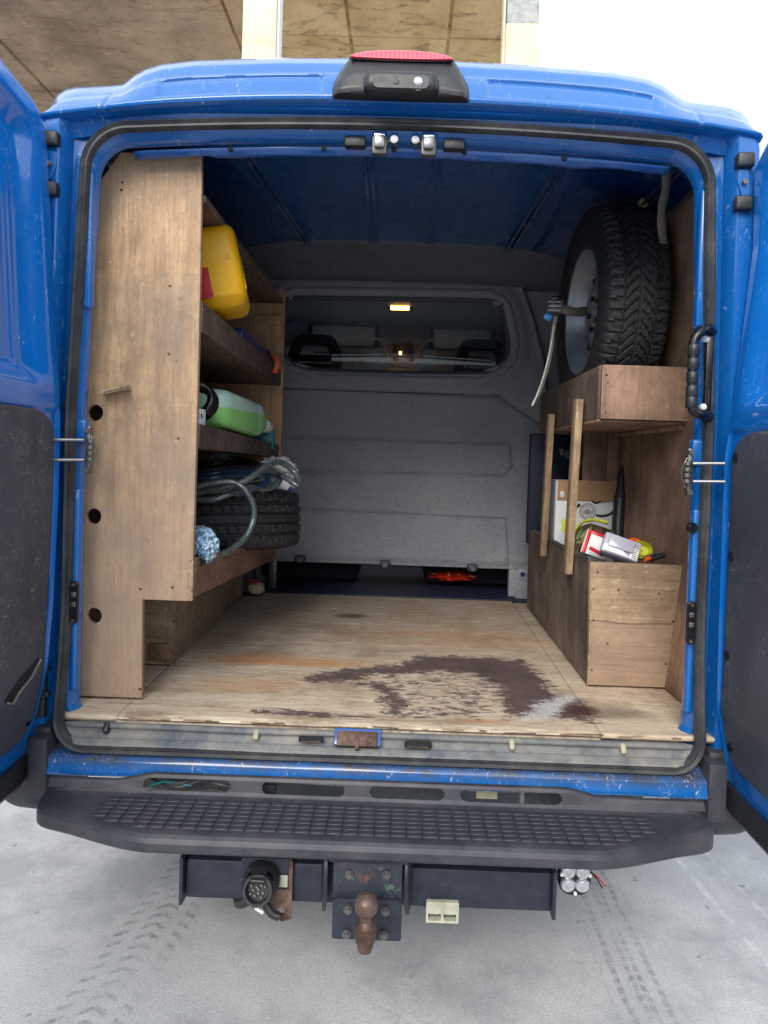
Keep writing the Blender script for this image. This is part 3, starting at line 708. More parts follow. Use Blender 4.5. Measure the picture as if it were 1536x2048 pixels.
box('striker_recess', p+Vector((0, .006, .001)), (.112, .012, .040), M['bluein'], sl, rot('X', -40), .002)
sp_ = box('striker_plate', p, (.098, .010, .036), M['rust'], sl, rot('X', -40), .003)
for dx in (-.030, .030):
    cyl('bolt', p+Vector((dx, -.010, .004)), p+Vector((dx, .002, -.002)), .009, M['rust'], sl, 14, bev=.002)
box('striker_loop', p+Vector((0, -.008, -.008)), (.010, .014, .030), M['rust'], sl, rot('X', -40), .003)
for px, py, wd in ((622, 1479, .06), (836, 1490, .065)):
    p = at(px, py, -.042)
    box('latch_slot', p+Vector((0, .003, 0)), (wd, .010, .014), M['void'], sl, rot('X', -40), .003)
    box('slot_rust', p+Vector((0, -.001, -.004)), (wd*.8, .006, .006), M['rust'], sl, rot('X', -40), .002)
# blue rear panel below the seal
def bp(u, v):
    x = lerp(-.79, .772, u); rows = [(0, .0, .545), (.2, -.030, .532), (.35, -.056, .526), (.42, -.062, .520), (.75, -.068, .490), (.85, -.066, .484), (1, -.05, .480)]
    y = interp(v, [(a, b) for a, b, c in rows]); z = interp(v, [(a, c) for a, b, c in rows])
    return (x, y, z+(.003*mnoise.noise(Vector((x*6, 0, 0))) if v > .4 else 0))
grid('rear_panel', bp, 80, 30, M['bluesill'], van, angle=60)
for s in (-1, 1): bb('panel_end_trim', (s*.80+XO-.022, -.072, .43), (s*.80+XO+.022, .0, .57), M['bump'], van, .006)

# bumper -------------------------------------------------------------------
def lipz(x): return .494+.018*smooth01(.57, .47, abs(x+.045))
def bump_out(x): return -.287+.095*smooth01(.45, .75, abs(x-XO))
ZS = .468
XE = .758
def bf(u, v):
    a = lerp(-1, 1, u); x = XE*a+XO
    yf = bump_out(x); e = (max(0, 1-(abs(a))**40))**.5
    L = lipz(x); yb_ = -.088
    prof = [(0, yb_+.012, L-.012), (.05, yb_+.006, L-.004), (.09, yb_-.002, L), (.13, yb_-.010, L-.002), (.16, yb_-.014, L-.009), (.25, yb_-.020, ZS+.010), (.28, yb_-.026, ZS+.003), (.32, yb_-.038, ZS), (.70, yf+.022, ZS-.001), (.73, yf+.012, ZS-.003), (.77, yf+.004, ZS-.009), (.81, yf, ZS-.018), (.88, yf+.001, ZS-.034), (.93, yf+.010, ZS-.042), (.96, yf+.03, ZS-.046), (1, yf+.09, ZS-.046)]
    y = interp(v, [(q, b) for q, b, c in prof]); z = interp(v, [(q, c) for q, b, c in prof])
    y = lerp(max(-.16, y*.6-.02), y, e) if y < -.11 else y
    z = lerp(ZS-.022, z, .82+.18*e)-.010*smooth01(.45, .72, abs(x))*smooth01(.80, .9, v) if v > .28 else z
    return (x, y, z)
SL = [(-.545, -.375), (-.285, -.125), (-.075, .075), (.125, .285), (.315, .435)]
SL = [(-.545, -.345), (-.27, -.08), (-.02, .15), (.19, .42)]
def bkeep(u, v):
    x = XE*lerp(-1, 1, u)+XO
    for a, b in SL:
        if a < x < b:
            r = min(1, min(x-a, b-x)/.014); h = .044*math.sqrt(max(0, 1-(1-r)**2))
            if abs(v-.207) < h: return False
    return True
bpv = grid('rear_bumper', bf, 420, 220, M['bump'], van, keep=bkeep, angle=60, thick=-.004)
padme = None; ny = 7
for i in range(36):
    x = -.600+i*.0340
    for j in range(ny):
        y = -.136-j*.0185
        if y-.010 < bump_out(x)+.020 or abs(x-XO) > .60: continue
        if padme is None:
            o = box('tread_pad', (0, 0, 0), (.0318, .0168, .004), M['bump'], bpv, None, .0012, 1); padme = o.data
        else: o = link('tread_pad', padme, None, bpv)
        v_ = (bump_out(x)); o.location = (x, y, ZS+.0001)
for s in (-1, 1):   # corner pieces of the bumper
    bm = bmesh.new(); addbox(bm, Vector((s*.868+XO, .07, .465)), (.15, .20, .20), rot('Z', s*8), .045, 5)
    for v in bm.verts:
        if v.co.z < .44: v.co.x -= s*(.44-v.co.z)*.5
    bmobj('bumper_corner', bm, M['bump'], van)
    bb('corner_step_trim', (s*.812+XO-.020, -.035, .40), (s*.812+XO+.026, .03, .585), M['bump'], van, .012)
# behind the slots
for yy, zz2, rr, mt in ((-.058, .474, .012, 'blackp'), (-.066, .486, .006, 'seal')):
    tube('wiring_loom', [(-.56, yy+.02, zz2+.01), (-.48, yy-.01, zz2-.006), (-.42, yy, zz2+.006), (-.36, yy-.008, zz2), (-.25, yy+.02, zz2-.02)], lambda i, m_: rr*(1+.18*(i % 2)), M[mt], van, n=14, seg=8)
tube('wiring_loom', [(-.54, -.082, .474), (-.50, -.080, .484), (-.44, -.078, .476)], .0022, M['teal'], van, n=6, seg=6)
box('bumper_bracket', (.255, -.04, .475), (.05, .03, .03), M['gold'], van)
cyl('bumper_stay', (.335, -.06, .44), (.335, -.06, .50), .007, M['steel'], van)

# tow bar -------------------------------------------------------------------
tb = bb('tow_bar', (-.425, -.165, .262), (.392, -.09, .352), M['tow'], van, .009)
bb('end_plate', (-.434, -.18, .255), (-.426, -.07, .362), M['tow'], tb, .002)
bb('end_plate', (.391, -.18, .255), (.399, -.07, .362), M['tow'], tb, .002)
bb('socket_plate', (-.298, -.174, .285), (-.185, -.166, .365), M['tow'], tb, .002)
plate('rusty_bracket', [[(-.235, .262), (-.235, .30), (-.183, .30), (-.183, .235), (-.205, .228), (-.222, .245)], circ(-.205, .252, .008, 14)], .005, XZ(-.177), M['rust'], tb)
bb('rust_strip', (-.192, -.1775, .285), (-.183, -.1745, .362), M['rust'], tb, .001)
bb('rating_plate', (-.229, -.1765, .303), (-.194, -.1745, .330), M['cream'], tb, .0005)
SA_ = Vector((0, -1, .30)).normalized(); SO = Vector((-.250, -.180, .312))
lathe('socket_body', [(.0, .0), (.038, .0), (.041, .006), (.040, .018), (.033, .030), (.031, .034)], SO+Vector((0, 0, .010)), SA_, M['blackp'], tb, 32)
lathe('trailer_socket', [(.030, .0), (.033, .03), (.034, .050), (.031, .056), (.026, .056), (.0245, .05), (.024, .036), (.0, .036)], SO, SA_, M['blackp'], tb, 32)
sx_ = Vector((1, 0, 0)); sy_ = SA_.cross(sx_)
for q in range(13):
    a = q*2.4; r_ = .0055*math.sqrt(q); c_ = SO+sx_*r_*math.cos(a)+sy_*r_*math.sin(a)
    cyl('socket_pin', c_+SA_*.034, c_+SA_*.044, .0022, M['steeld'], tb, 8)
box('socket_cover', (-.250, -.215, .352), (.034, .040, .010), M['blackp'], tb, rot('X', 20), .004, 4)
for dx, dz in ((-.036, .02), (.034, .035)): cyl('socket_screw', (-.252+dx, -.188, .305+dz), (-.252+dx, -.178, .305+dz), .005, M['steel'], tb, 12)
tube('socket_cable', [(-.315, -.12, .275), (-.308, -.15, .250), (-.285, -.165, .262), (-.262, -.17, .29)], .011, M['blackp'], tb, n=8)
tube('cable_end', [(-.240, -.20, .282), (-.222, -.205, .262), (-.205, -.205, .256)], .009, M['blackp'], tb, n=6)
tube('white_tie', [(-.256, -.215, .279), (-.238, -.22, .272)], .0035, M['white'], tb, n=3, seg=6)
ZB = .385
def side_pl(s): return [(-.245, .418), (-.11, .418), (-.06, .38), (-.10, .30), (-.19, .262), (-.235, .32), (-.245, .36)]
for s_, X in ((-1, -.104), (1, .066)):
    plate('bracket_side', [side_pl(s_)], .008, lambda u, v, w, X=X, s_=s_: (X+w+s_*.026*smooth01(-.24, -.08, u), u, v), M['tow'], tb, .001)
a_ = at(667, 1722, -.243); b_ = at(803, 1800, -.243); c_ = at(665, 1800, -.256); d_ = at(802, 1885, -.256)
bb('bracket_face', (a_.x, -.243, b_.z), (b_.x, -.233, a_.z), M['towchip'], tb, .002)
bb('bracket_top', (a_.x-.010, -.246, a_.z-.002), (b_.x+.012, -.13, a_.z+.006), M['tow'], tb, .003)
bb('ball_plate', (c_.x, -.256, d_.z), (d_.x, -.246, c_.z+.004), M['tow'], tb, .005)
bb('plate_lip', (c_.x+.001, -.2585, c_.z-.004), (d_.x-.001, -.2555, c_.z+.003), M['tow'], tb, .001)
for px, py, yy in ((699, 1750, -.243), (773, 1750, -.243), (696, 1820, -.256), (771, 1823, -.256), (693, 1869, -.256), (768, 1871, -.256)):
    p = at(px, py, yy-.006)
    cyl('hex_bolt', (p.x, yy-.008, p.z), (p.x, yy+.001, p.z), .0105, M['steeld'], tb, 6, bev=.0015)
    cyl('bolt_end', (p.x, yy-.013, p.z), (p.x, yy-.007, p.z), .006, M['steeld'], tb, 12)
bx_ = at(731, 1860, -.325).x
NB = (bx_, -.325, 0)
lathe('tow_ball', [(0, .3885), (.006, .3885), (.0065, .387), (.014, .3845), (.020, .379), (.0232, .372), (.0240, .364), (.0228, .355), (.0165, .347), (.0120, .343), (.0118, .334), (.016, .329), (.0205, .325), (.0215, .319), (.0215, .303), (.0195, .300), (.0195, .292), (.0165, .289), (.016, .281), (.014, .279), (.0135, .273), (.009, .270), (0, .270)], NB, (0, 0, 1), M['ball'], tb, 32)
box('ball_neck', (bx_, -.285, .310), (.042, .07, .032), M['ball'], tb, None, .010, 4)

# wheels of the van (under the body)
def simple_wheel(x, y, s):
    wv = lathe('wheel', [(.19, -.10), (.24, -.108), (.30, -.108), (.333, -.085), (.34, -.05), (.34, .05), (.333, .085), (.30, .108), (.24, .108), (.19, .10)], (x, y, .34), (1, 0, 0), M['tyre'], van, 40)
    lathe('rim', [(.195, -.10), (.19, -.02), (.185, .06), (.195, .10)], (x, y, .34), (1, 0, 0), M['rim'], wv, 40)
    lathe('hub', [(0, .03), (.06, .035), (.09, .02), (.15, .03), (.187, .0)], (x, y, .34), (s, 0, 0), M['rim'], wv, 32)
for x in (-.82, .82):
    for y in (.98, 4.05): simple_wheel(x, y, 1 if x > 0 else -1)

# work light, connector under the bumper
pod = thing('work_light', 'small black four-lens work light hanging under the right of the bumper', 'work light', (.442, -.15, .33))
plate('light_body', [rrect(.407, .303, .478, .385, .026)], .030, XZ(-.15), M['black'], pod, .004)
for dx, dz in ((-.016, .012), (.016, .012), (-.016, -.018), (.016, -.018)):
    lathe('reflector', [(.0165, 0), (.014, .003), (.009, .0015), (.004, .004), (.0, .0045)], (.4425+dx, -.1655, .345+dz), (0, -1, 0), M['chrome'], pod, 18)
    lathe('reflector_rim', [(.0165, .001), (.0175, -.002), (.0155, -.002)], (.4425+dx, -.1665, .345+dz), (0, -1, 0), M['chrome'], pod, 18)
for dx, dz in ((-.031, .004), (.031, .004), (0, -.037)): cyl('screw', (.4425+dx, -.170, .347+dz), (.4425+dx, -.160, .347+dz), .0036, M['white'], pod, 12)
tube('power_wire', [(.478, -.15, .35), (.495, -.155, .34), (.512, -.16, .323)], .0018, M['red'], pod, n=6, seg=6)
tube('power_wire', [(.478, -.15, .352), (.493, -.157, .337), (.503, -.165, .322)], .0018, M['black'], pod, n=6, seg=6)
cn = thing('power_connector', 'cream two-pole plug socket hanging below the tow bar', 'connector', (.15, -.16, .26))
X0, X1, Z0, Z1 = .114, .186, .236, .283
fr = plate('connector_shell', [rrect(X0, Z0, X1, Z1, .003), rrect(X0+.005, Z0+.005, X0+.033, Z0+.020, .002), rrect(X0+.039, Z0+.005, X1-.005, Z0+.020, .002)], .03, XZ(-.16), M['cream'], cn)
bb('centre_rib', (X0+.0335, -.179, Z0+.016), (X0+.0385, -.174, Z1+.001), M['cream'], cn, .001)
bb('connector_back', (X0+.003, -.158, Z0+.003), (X1-.003, -.152, Z1-.003), M['void'], cn, 0)
bb('contact', (X0+.008, -.165, Z0+.010), (X0+.030, -.159, Z0+.014), M['steel'], cn, .001)
bb('contact', (X0+.042, -.165, Z0+.010), (X0+.064, -.159, Z0+.014), M['steel'], cn, .001)

# rear doors -----------------------------------------------------------------
LX = [(.44, .870), (.507, .862), (.546, .856), (.618, .832), (.73, .809), (.89, .798), (1.133, .791), (1.313, .790), (1.40, .793), (1.492, .803), (1.73, .818), (1.966, .835), (2.12, .845)]
RX = [(.44, .846), (.507, .833), (.625, .811), (.695, .797), (.886, .793), (1.281, .789), (1.365, .798), (1.543, .814), (1.779, .833), (2.012, .828), (2.12, .835)]
def door(s, tab, label):
    # s=-1 left, +1 right ; u: 0 at hinge edge (near y=-.015) to 1 at free edge
    Y1 = -.80
    def topz(y): 
        d = -y; return 2.005+.062*smooth01(-.02, .10, d)+.028*smooth01(.05, .3, d)+.02*smooth01(.2, .8, d)
    def botz(y):
        d = -y; return .535-.03*smooth01(0, .06, d)
    zb_off = .04 if s > 0 else 0
    def f(u, v):
        y = -.012+(Y1+.012)*(u**1.35); z = lerp(botz(y)-0*zb_off, topz(y)-(.050 if s > 0 else 0), v)
        X = interp(z, tab)
        d = min(-y-.012, y-Y1+.0)
        dz1 = topz(y)-(.05 if s > 0 else 0)-z
        edge = .016*(1-smooth01(0, .022, max(0, min(d, dz1))))      # rolled edge
        rec = 0
        if z > 1.36:                                                  # window pressing
            k = smooth01(.045, .135, d)*smooth01(.05, .12, dz1)*smooth01(1.385, 1.45, z)
            rec += .034*k+.004*smooth01(.15, .158, d)*k
            rec -= .006*math.exp(-((d-.038)/.008)**2)*k
        else:
            rec += .006*smooth01(.02, .03, d)*smooth01(1.352, 1.340, z)
        return (s*(X+edge+rec), y, z)
    def fo(u, v):
        p = f(u, v); q = .055 if s < 0 else .06
        return (s*(interp(p[2], [(0.5, .955), (1.0, .965), (1.4, .955), (2.1, .91)])), p[1], p[2])
    NU, NV = 90, 260
    v_ = []; fc = []
    for fn in (f, fo):
        for j in range(NV+1):
            for i in range(NU+1): v_.append(fn(i/NU, j/NV))
    N = (NU+1)*(NV+1)
    for L, o_ in ((0, 0), (1, N)):
        for j in range(NV):
            for i in range(NU):
                a = o_+j*(NU+1)+i; fc.append((a, a+1, a+NU+2, a+NU+1))
    bd = [(j*(NU+1), (j+1)*(NU+1)) for j in range(NV)]+[(j*(NU+1)+NU, (j+1)*(NU+1)+NU) for j in range(NV)]+[(i, i+1) for i in range(NU)]+[(NV*(NU+1)+i, NV*(NU+1)+i+1) for i in range(NU)]
    for a, b in bd: fc.append((a, b, b+N, a+N))
    d = mesh('rear_door', v_, fc, M['bluedoor'], van, True, 50)
    bm = bmesh.new(); bm.from_mesh(d.data); bmesh.ops.recalc_face_normals(bm, faces=bm.faces); bm.to_mesh(d.data); bm.free()
    if label: d['label'] = label
    # trim board
    def edgeY(z): return -interp(z, [(.56, .16), (.572, .085), (.59, .062), (.62, .055), (.70, .056), (.85, .068), (1.1, .072), (1.29, .073), (1.32, .088), (1.338, .13), (1.345, .2)])
    def tf(u, v):
        z = .5665+(1.342-.5665)*(v if True else v); y = lerp(edgeY(z), -.74, u**1.3)
        return (s*(interp(z, tab)-.001), y, z)
    tk = None
    tbd = grid('trim_board', tf, 50, 120, M['trim'], d, keep=tk, thick=-.004*s if s < 0 else .004)
    for z, dy in ((1.285, .006), (1.06, .004), (.83, .004), (.615, .010)):
        y = edgeY(z)-dy-.012; X = interp(z, tab)
        cyl('trim_clip', (s*(X-.0045), y, z), (s*(X+.002), y, z), .011, M['black'], d, 16)
    # hinge-side oval holes
    for z in ((1.965, 1.905) if s < 0 else (1.975, 1.925)):
        X = interp(z, tab)
        lathe('hinge_hole', [(.0, 0), (.011, .0), (.012, .001)], (s*(X+.014), -.010, z), (-s*.6, -.8, 0), M['void'], d, 18)
    # lower black weather strip
    pts = [(s*(interp(botz(y), tab)+.002), y, botz(y)-.020) for y in (-.0, -.05, -.1, -.2, -.4, -.6, -.8)]
    v2 = []; f2 = []
    for q in pts:
        for dx, dz in ((-.010, .022), (-.012, -.030), (-.004, -.042), (.04, -.042), (.05, .02)): v2.append((q[0]+s*dx, q[1], q[2]+dz))
    for i in range(len(pts)-1):
        for k in range(5): f2.append((i*5+k, i*5+(k+1) % 5, (i+1)*5+(k+1) % 5, (i+1)*5+k))
    mesh('weather_strip', v2, f2, M['blackp'], d, True, 30)
    return d
dl = door(-1, LX, None)
dr = door(1, RX, None)
dr['label'] = 'right rear door with badly scratched trim board'; dl['label'] = 'left rear door with torn lower trim board'
# tear in the left trim board
tp = [at(0, 1404, -.818, 0), at(14, 1404, -.818, 0), at(22, 1384, -.818, 0), at(46, 1352, -.816, 0), at(64, 1316, -.815, 0), at(50, 1334, -.815, 0), at(26, 1358, -.817, 0), at(8, 1386, -.818, 0)]
lp = [(p.y, p.z) for p in tp]
plate('trim_tear', [lp], .003, lambda u, v, w: (-interp(v, LX)+.0070+w, u, v), M['void'], dl)
tube('torn_edge', [(-interp(q[1], LX)+.012, q[0]+.001, q[1]-.002) for q in lp[0:5]], .0022, M['strapg'], dl, n=4, seg=6)
# hinge blocks, hinges, check straps
for s, X, zs in ((-1, -.832, (1.990, 1.872)), (1, .810, (1.985, 1.885))):
    for z in zs: box('hinge_cover', (X, -.022, z), (.040, .030, .034), M['blackp'], van, rot('Z', s*-6), .006, 3)
    zc = sum(zs)/2
    h = plate('hinge_plate', [[(X-s*.012, zc+.03), (X+s*.010, zc+.035), (X+s*.016, zc-.03), (X-s*.002, zc-.035), (X-s*.014, zc)]], .006, XZ(-.020), M['blue'], van, .001)
    cyl('hinge_bolt', (X, -.032, zc), (X, -.020, zc), .006, M['steeld'], h, 14)
    for z in (.72, .66):
        box('lower_hinge', (s*.825, -.018, z), (.032, .02, .012), M['blackp'], van, None, .003)
    bb('lower_hinge_cover', (s*.84-.02, -.022, .60), (s*.84+.02, .0, .76), M['blackp'], van, .006)
for s, x0, x1, yp in ((-1, 113, 168, (880, 920)), (1, 1386, 1442, (927, 963))):
    zs = []
    root = None
    for py in yp:
        a = at(x0, py, -.03); b = at(x1, py, -.03)
        if s > 0: a, b = b, a
        a += Vector((0, -.02, 0)); root = tube('check_strap_rod', [a, b], .0042, M['steel'], van, n=1, seg=10, sp=False)
        zs.append(b.z)
    b.z = sum(zs)/2; bx = b.x
    br = box('check_strap_bracket', (bx-s*.004, -.012, b.z), (.012, .02, .115), M['steeld'], van, None, .003)
    for k in range(4): cyl('roller', (bx-s*.014, -.03, b.z-.026+k*.014), (bx-s*.014, -.03, b.z-.016+k*.014), .010, M['steeld'], br, 14, bev=.0015)
    tube('roller_spring', [(bx-s*.02, -.036, b.z-.036), (bx-s*.030, -.036, b.z-.012), (bx-s*.030, -.036, b.z+.008), (bx-s*.018, -.036, b.z+.034)], .0016, M['steel'], br, n=5, seg=6)
    for dz in (-.048, .048): cyl('bracket_bolt', (bx-s*.004, -.028, b.z+dz), (bx-s*.004, -.018, b.z+dz), .0065, M['steeld'], br, 6)
# slotted striker covers on the flanges
for s, cx, cy in ((-1, 150, 1204), (1, 1380, 1245)):
    p = at(cx, cy, -.004)
    pl = plate('catch_cover', [rrect(p.x-.011, p.z-.052, p.x+.011, p.z+.052, .010)], .008, XZ(-.008), M['black'], van, .002)
    for k in (-.012, .012):
        box('catch_slot', (p.x, -.0135, p.z+k+.008), (.012, .003, .012), M['steeld'], pl, None, .001)
    for dz in (.044, -.044): cyl('screw', (p.x, -.016, p.z+dz), (p.x, -.011, p.z+dz), .004, M['steeld'], pl, 10)
p = at(1390, 1056, -.004); lathe('rubber_plug', [(0, .006), (.009, .007), (.013, .003), (.014, -.002)], (p.x-.006, -.002, p.z), (0, -1, 0), M['black'], van, 20)
# pressed bulges of the flange (both sides)
for s in (-1, 1):
    for z0, z1, x0, x1, wd in ((1.60, 1.93, .748, .735, .030), (1.27, 1.33, .752, .752, .030), (.66, 1.16, .757, .757, .020)):
        bm = bmesh.new(); addbox(bm, Vector((s*x0+XO, .020, (z0+z1)/2)), (wd, .030, z1-z0), None, .007, 3); bmobj('flange_pressing', bm, M['blue'], van)
# grab handle
gh = thing
hpts = [(.757, -.012, 1.585), (.735, -.035, 1.588), (.712, -.045, 1.574), (.700, -.046, 1.552), (.700, -.046, 1.50), (.700, -.046, 1.44), (.701, -.046, 1.41), (.708, -.045, 1.393), (.728, -.040, 1.385), (.757, -.012, 1.386)]
hd = tube('grab_handle', hpts, .0115, M['black'], van, n=8, seg=12)
for z in (1.535, 1.503, 1.471, 1.439, 1.413):
    lathe('grip_segment', [(.0118, -.013), (.0138, -.010), (.0138, .010), (.0118, .013)], (.700, -.046, z), (0, 0, 1), M['chrome'] if False else M['blackp'], hd, 16)
bb('handle_base', (.742, -.018, 1.37), (.760, .0, 1.60), M['black'], hd, .005)
for z in (1.567, 1.406): cyl('handle_bolt', (.740, -.022, z), (.740, -.008, z), .0075, M['white'], hd, 12, bev=.002)

# bulkhead ------------------------------------------------------------------
WIN = [at(*p, 1.75) for p in ((590, 596), (975, 602), (1000, 615), (1008, 640), (1017, 690), (1012, 716), (1000, 728), (958, 748), (640, 742), (582, 722), (566, 706), (564, 690), (574, 615), (580, 600))]
WIN2 = [(p.x, p.z) for p in WIN]
def inpoly(x, z, P):
    c = False; j = len(P)-1
    for i in range(len(P)):
        if (P[i][1] > z) != (P[j][1] > z) and x < (P[j][0]-P[i][0])*(z-P[i][1])/(P[j][1]-P[i][1])+P[i][0]: c = not c
        j = i
    return c
def segd(x, z, a, b):
    vx, vz = b[0]-a[0], b[1]-a[1]; L = vx*vx+vz*vz; t = max(0, min(1, ((x-a[0])*vx+(z-a[1])*vz)/L)) if L else 0
    return math.hypot(x-a[0]-t*vx, z-a[1]-t*vz)
def polyd(x, z, P, closed=True):
    n = len(P); return min(segd(x, z, P[i], P[(i+1) % n]) for i in range(n if closed else n-1))
def W2(pts, Y=1.75): return [(p.x, p.z) for p in (at(*q, Y) for q in pts)]
G1 = W2([(400, 768), (570, 772), (1000, 790), (1095, 855)])
G2 = W2([(400, 866), (570, 873), (1022, 888), (1027, 935), (1010, 952), (570, 943), (400, 938)])
G3 = W2([(400, 1010), (570, 1018), (1015, 1040), (1020, 1130)])
G3b = W2([(1010, 952), (1022, 975), (1022, 1010), (1012, 1030)])
ARC = W2([(1040, 570), (1065, 640), (1085, 720), (1092, 800), (1096, 860)])
def bulk(u, v):
    x = lerp(-.89, .875, u); z = lerp(.745, 2.13, v); y = 1.75
    dw = polyd(x, z, WIN2) if 1.55 < z else 9
    if dw < .12 and not inpoly(x, z, WIN2):
        y -= .012*smooth01(.02, .028, dw)*smooth01(.05, .04, dw); y += .0; y -= .018*smooth01(.115, .06, dw)
    if z < 1.60:
        d1_ = polyd(x, z, G1, False); y += .020*smooth01(.020, .008, d1_)
        for G in (G2, G3): y += .014*smooth01(.013, .004, polyd(x, z, G, False))
        y += .006*math.exp(-((z-1.02)/.05)**2)*(x < .5)
    below = x < .45 or True
    if x > .45:
        da = polyd(x, z, ARC, False); right = x > interp(z, [(ARC[-1-i][1], ARC[-1-i][0]) for i in range(5)])
        y += (.05 if right else 0)*smooth01(0, .02, da)
        y += -.006*smooth01(.012, .0, da)
    y += .01*smooth01(.79, .75, z)
    return (x, y, z)
def bkp(u, v):
    x = lerp(-.89, .875, u); z = lerp(.745, 2.13, v); return not inpoly(x, z, WIN2)
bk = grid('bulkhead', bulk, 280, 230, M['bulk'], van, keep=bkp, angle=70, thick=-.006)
tube('window_gasket', [(p.x, 1.738, p.z) for p in WIN], .014, M['bulkd'], bk, n=4, seg=10, closed=True)
plate('bulkhead_window', [WIN2], .004, XZ(1.742), M['glass'], bk)
for px, py in ((600, 1118), (770, 1128), (945, 1136)):
    p = at(px, py, 1.72); b_ = box('fixing_boss', p+Vector((0, .01, 0)), (.05, .04, .035), M['bulkd'], bk, None, .01, 3)
    cyl('fixing_bolt', p+Vector((0, -.022, -.004)), p+Vector((0, -.008, -.004)), .010, M['steeld'], bk, 12)
for px, d in ((545, -1), (1035, 1)):
    p = at(px, 1165, 1.78); bb('bulkhead_leg', (p.x-.018-(.03 if d > 0 else 0), 1.755, .60), (p.x+.022+(.15 if d > 0 else 0), 1.80, .78), M['bulk'] if d > 0 else M['steeld'], bk, .006)
p = at(1052, 1152, 1.70); st_ = bb('round_sticker', (p.x-.028, 1.749, p.z-.024), (p.x+.028, 1.752, p.z+.024), M['grey'], bk, .0005)
cyl('sticker_emblem', (p.x-.008, 1.746, p.z), (p.x-.008, 1.7495, p.z), .012, M['dkblue'], bk, 20)
text('sticker_text', 'YCC', .014, lambda u, v, w, p=p: (p.x+.016+u, 1.747-w, p.z+v), M['ink'], bk)
# header trim across the roof in front of the bulkhead
def hdr(u, v):
    x = lerp(-.89, .875, u); r = [(0, 1.40, 2.225), (.1, 1.40, 2.205), (.15, 1.405, 2.20), (.9, 1.60, 2.135), (.95, 1.62, 2.125), (1, 1.80, 2.118)]
    return (x, interp(v, [(a, b) for a, b, c in r]), interp(v, [(a, c) for a, b, c in r])-.012*(x/.84)**2)
grid('header_trim', hdr, 30, 30, M['header'], van, angle=40)

# cab interior ----------------------------------------------------------------
bb('cab_floor', (-.84, 1.66, .585), (.84, 4.1, .60), M['navy'], van, 0)
bb('cab_rear_mat', (-.60, 1.66, .600), (.60, 2.6, .612), M['navy'], van, .003)
bb('cab_ceiling', (-.84, 1.80, 2.165), (.84, 3.35, 2.175), M['grey'], van, .003)
for s in (-1, 1):
    bb('cab_side_trim', (s*.85-.01, 1.80, .6), (s*.85+.01, 2.25, 2.16), M['grey'], van, .003)
    px = 630 if s < 0 else 963
    hx = at(px, 715, 1.98).x
    seat = bb('cab_seat', (hx-.26, 1.98, .62), (hx+.26, 2.5, .98), M['fabric'], van, .04)
    box('seat_back', (hx, 2.03, 1.30), (.50, .12, .66), M['fabric'], seat, rot('X', -6), .04, 3)
    loop = spline([(hx-.105, 1.97, 1.70), (hx-.115, 1.97, 1.76), (hx-.085, 1.97, 1.853), (hx-.05, 1.97, 1.868), (hx+.05, 1.97, 1.868), (hx+.085, 1.97, 1.853), (hx+.115, 1.97, 1.76), (hx+.105, 1.97, 1.70)], 4)
    bm = bmesh.new(); tubebm(bm, loop, .030, sp=False, seg=12); tubebm(bm, [(hx-.08, 1.97, 1.775), (hx+.08, 1.97, 1.775)], .018, sp=False, seg=10); tubebm(bm, [(hx-.1, 1.97, 1.725), (hx+.1, 1.97, 1.725)], .024, sp=False, seg=10)
    bmobj('headrest', bm, M['fabric'], seat)
    cyl('headrest_pole', (hx, 1.98, 1.6), (hx, 1.98, 1.7), .01, M['steel'], seat)
bb('dashboard', (-.82, 3.25, 1.0), (.82, 3.7, 1.45), M['bulkd'], van, .04)
# overhead console and shelf above the windscreen
def oh(u, v):
    x = lerp(-.82, .82, u); c = math.exp(-(x/.17)**4)
    r = [(0, 3.02, 2.165), (.1, 3.04, 2.16), (.3, 3.05, 2.01), (.36, 2.98, 2.00), (.42, 2.965, 1.985), (.5, 2.965, 1.955), (.58, 3.0, 1.945), (.75, 3.02, 1.90), (.85, 2.99, 1.86), (1, 3.25, 1.82)]
    y = interp(v, [(a, b) for a, b, q in r]); z = interp(v, [(a, q) for a, b, q in r])
    return (x, y-.12*c*smooth01(.05, .3, v), z-.03*c*smooth01(.3, .9, v))
oc = grid('overhead_console', oh, 100, 50, M['lgrey'], van)
bb('console_recess', (-.06, 2.81, 1.945), (.07, 2.85, 2.02), M['bulkd'], oc, .012)
tube('console_arch', [(-.20, 2.93, 2.06), (-.13, 2.88, 2.03), (-.10, 2.84, 1.96), (-.09, 2.83, 1.90), (-.04, 2.82, 1.865), (.05, 2.82, 1.865), (.10, 2.83, 1.90), (.11, 2.84, 1.96), (.14, 2.88, 2.03), (.21, 2.93, 2.06)], .011, M['lgrey'], oc, n=6)
for x in (-.62, -.17, .19, .60): bb('shelf_divider', (x-.007, 2.99, 2.00), (x+.007, 3.03, 2.15), M['bulkd'], oc, .002)
for a, b in ((-.60, -.19), (.21, .58)): bb('pale_panel', (a, 3.02, 2.015), (b, 3.03, 2.14), M['paper'], oc, .002)  # plain white panels between the shelf dividers
for a, b in ((-.58, -.20), (.22, .56)): bb('shelf_slot', (a, 2.955, 1.95), (b, 2.975, 1.958), M['bulkd'], oc, .003)
lathe('steering_wheel', [(.19, -.012), (.202, 0), (.19, .012), (.178, 0), (.19, -.012)], (-.42, 2.95, 1.42), (0, -1, .7), M['black'], van, 40)
p = at(800, 616, 2.5)
dl_ = bb('dome_lamp', (p.x-.075, 2.47, p.z-.006), (p.x+.075, 2.56, p.z+.02), M['bulkd'], van, .006)
bb('lamp_lens', (p.x-.055, 2.462, p.z-.009), (p.x+.055, 2.52, p.z+.004), M['lamp'], dl_, .003)
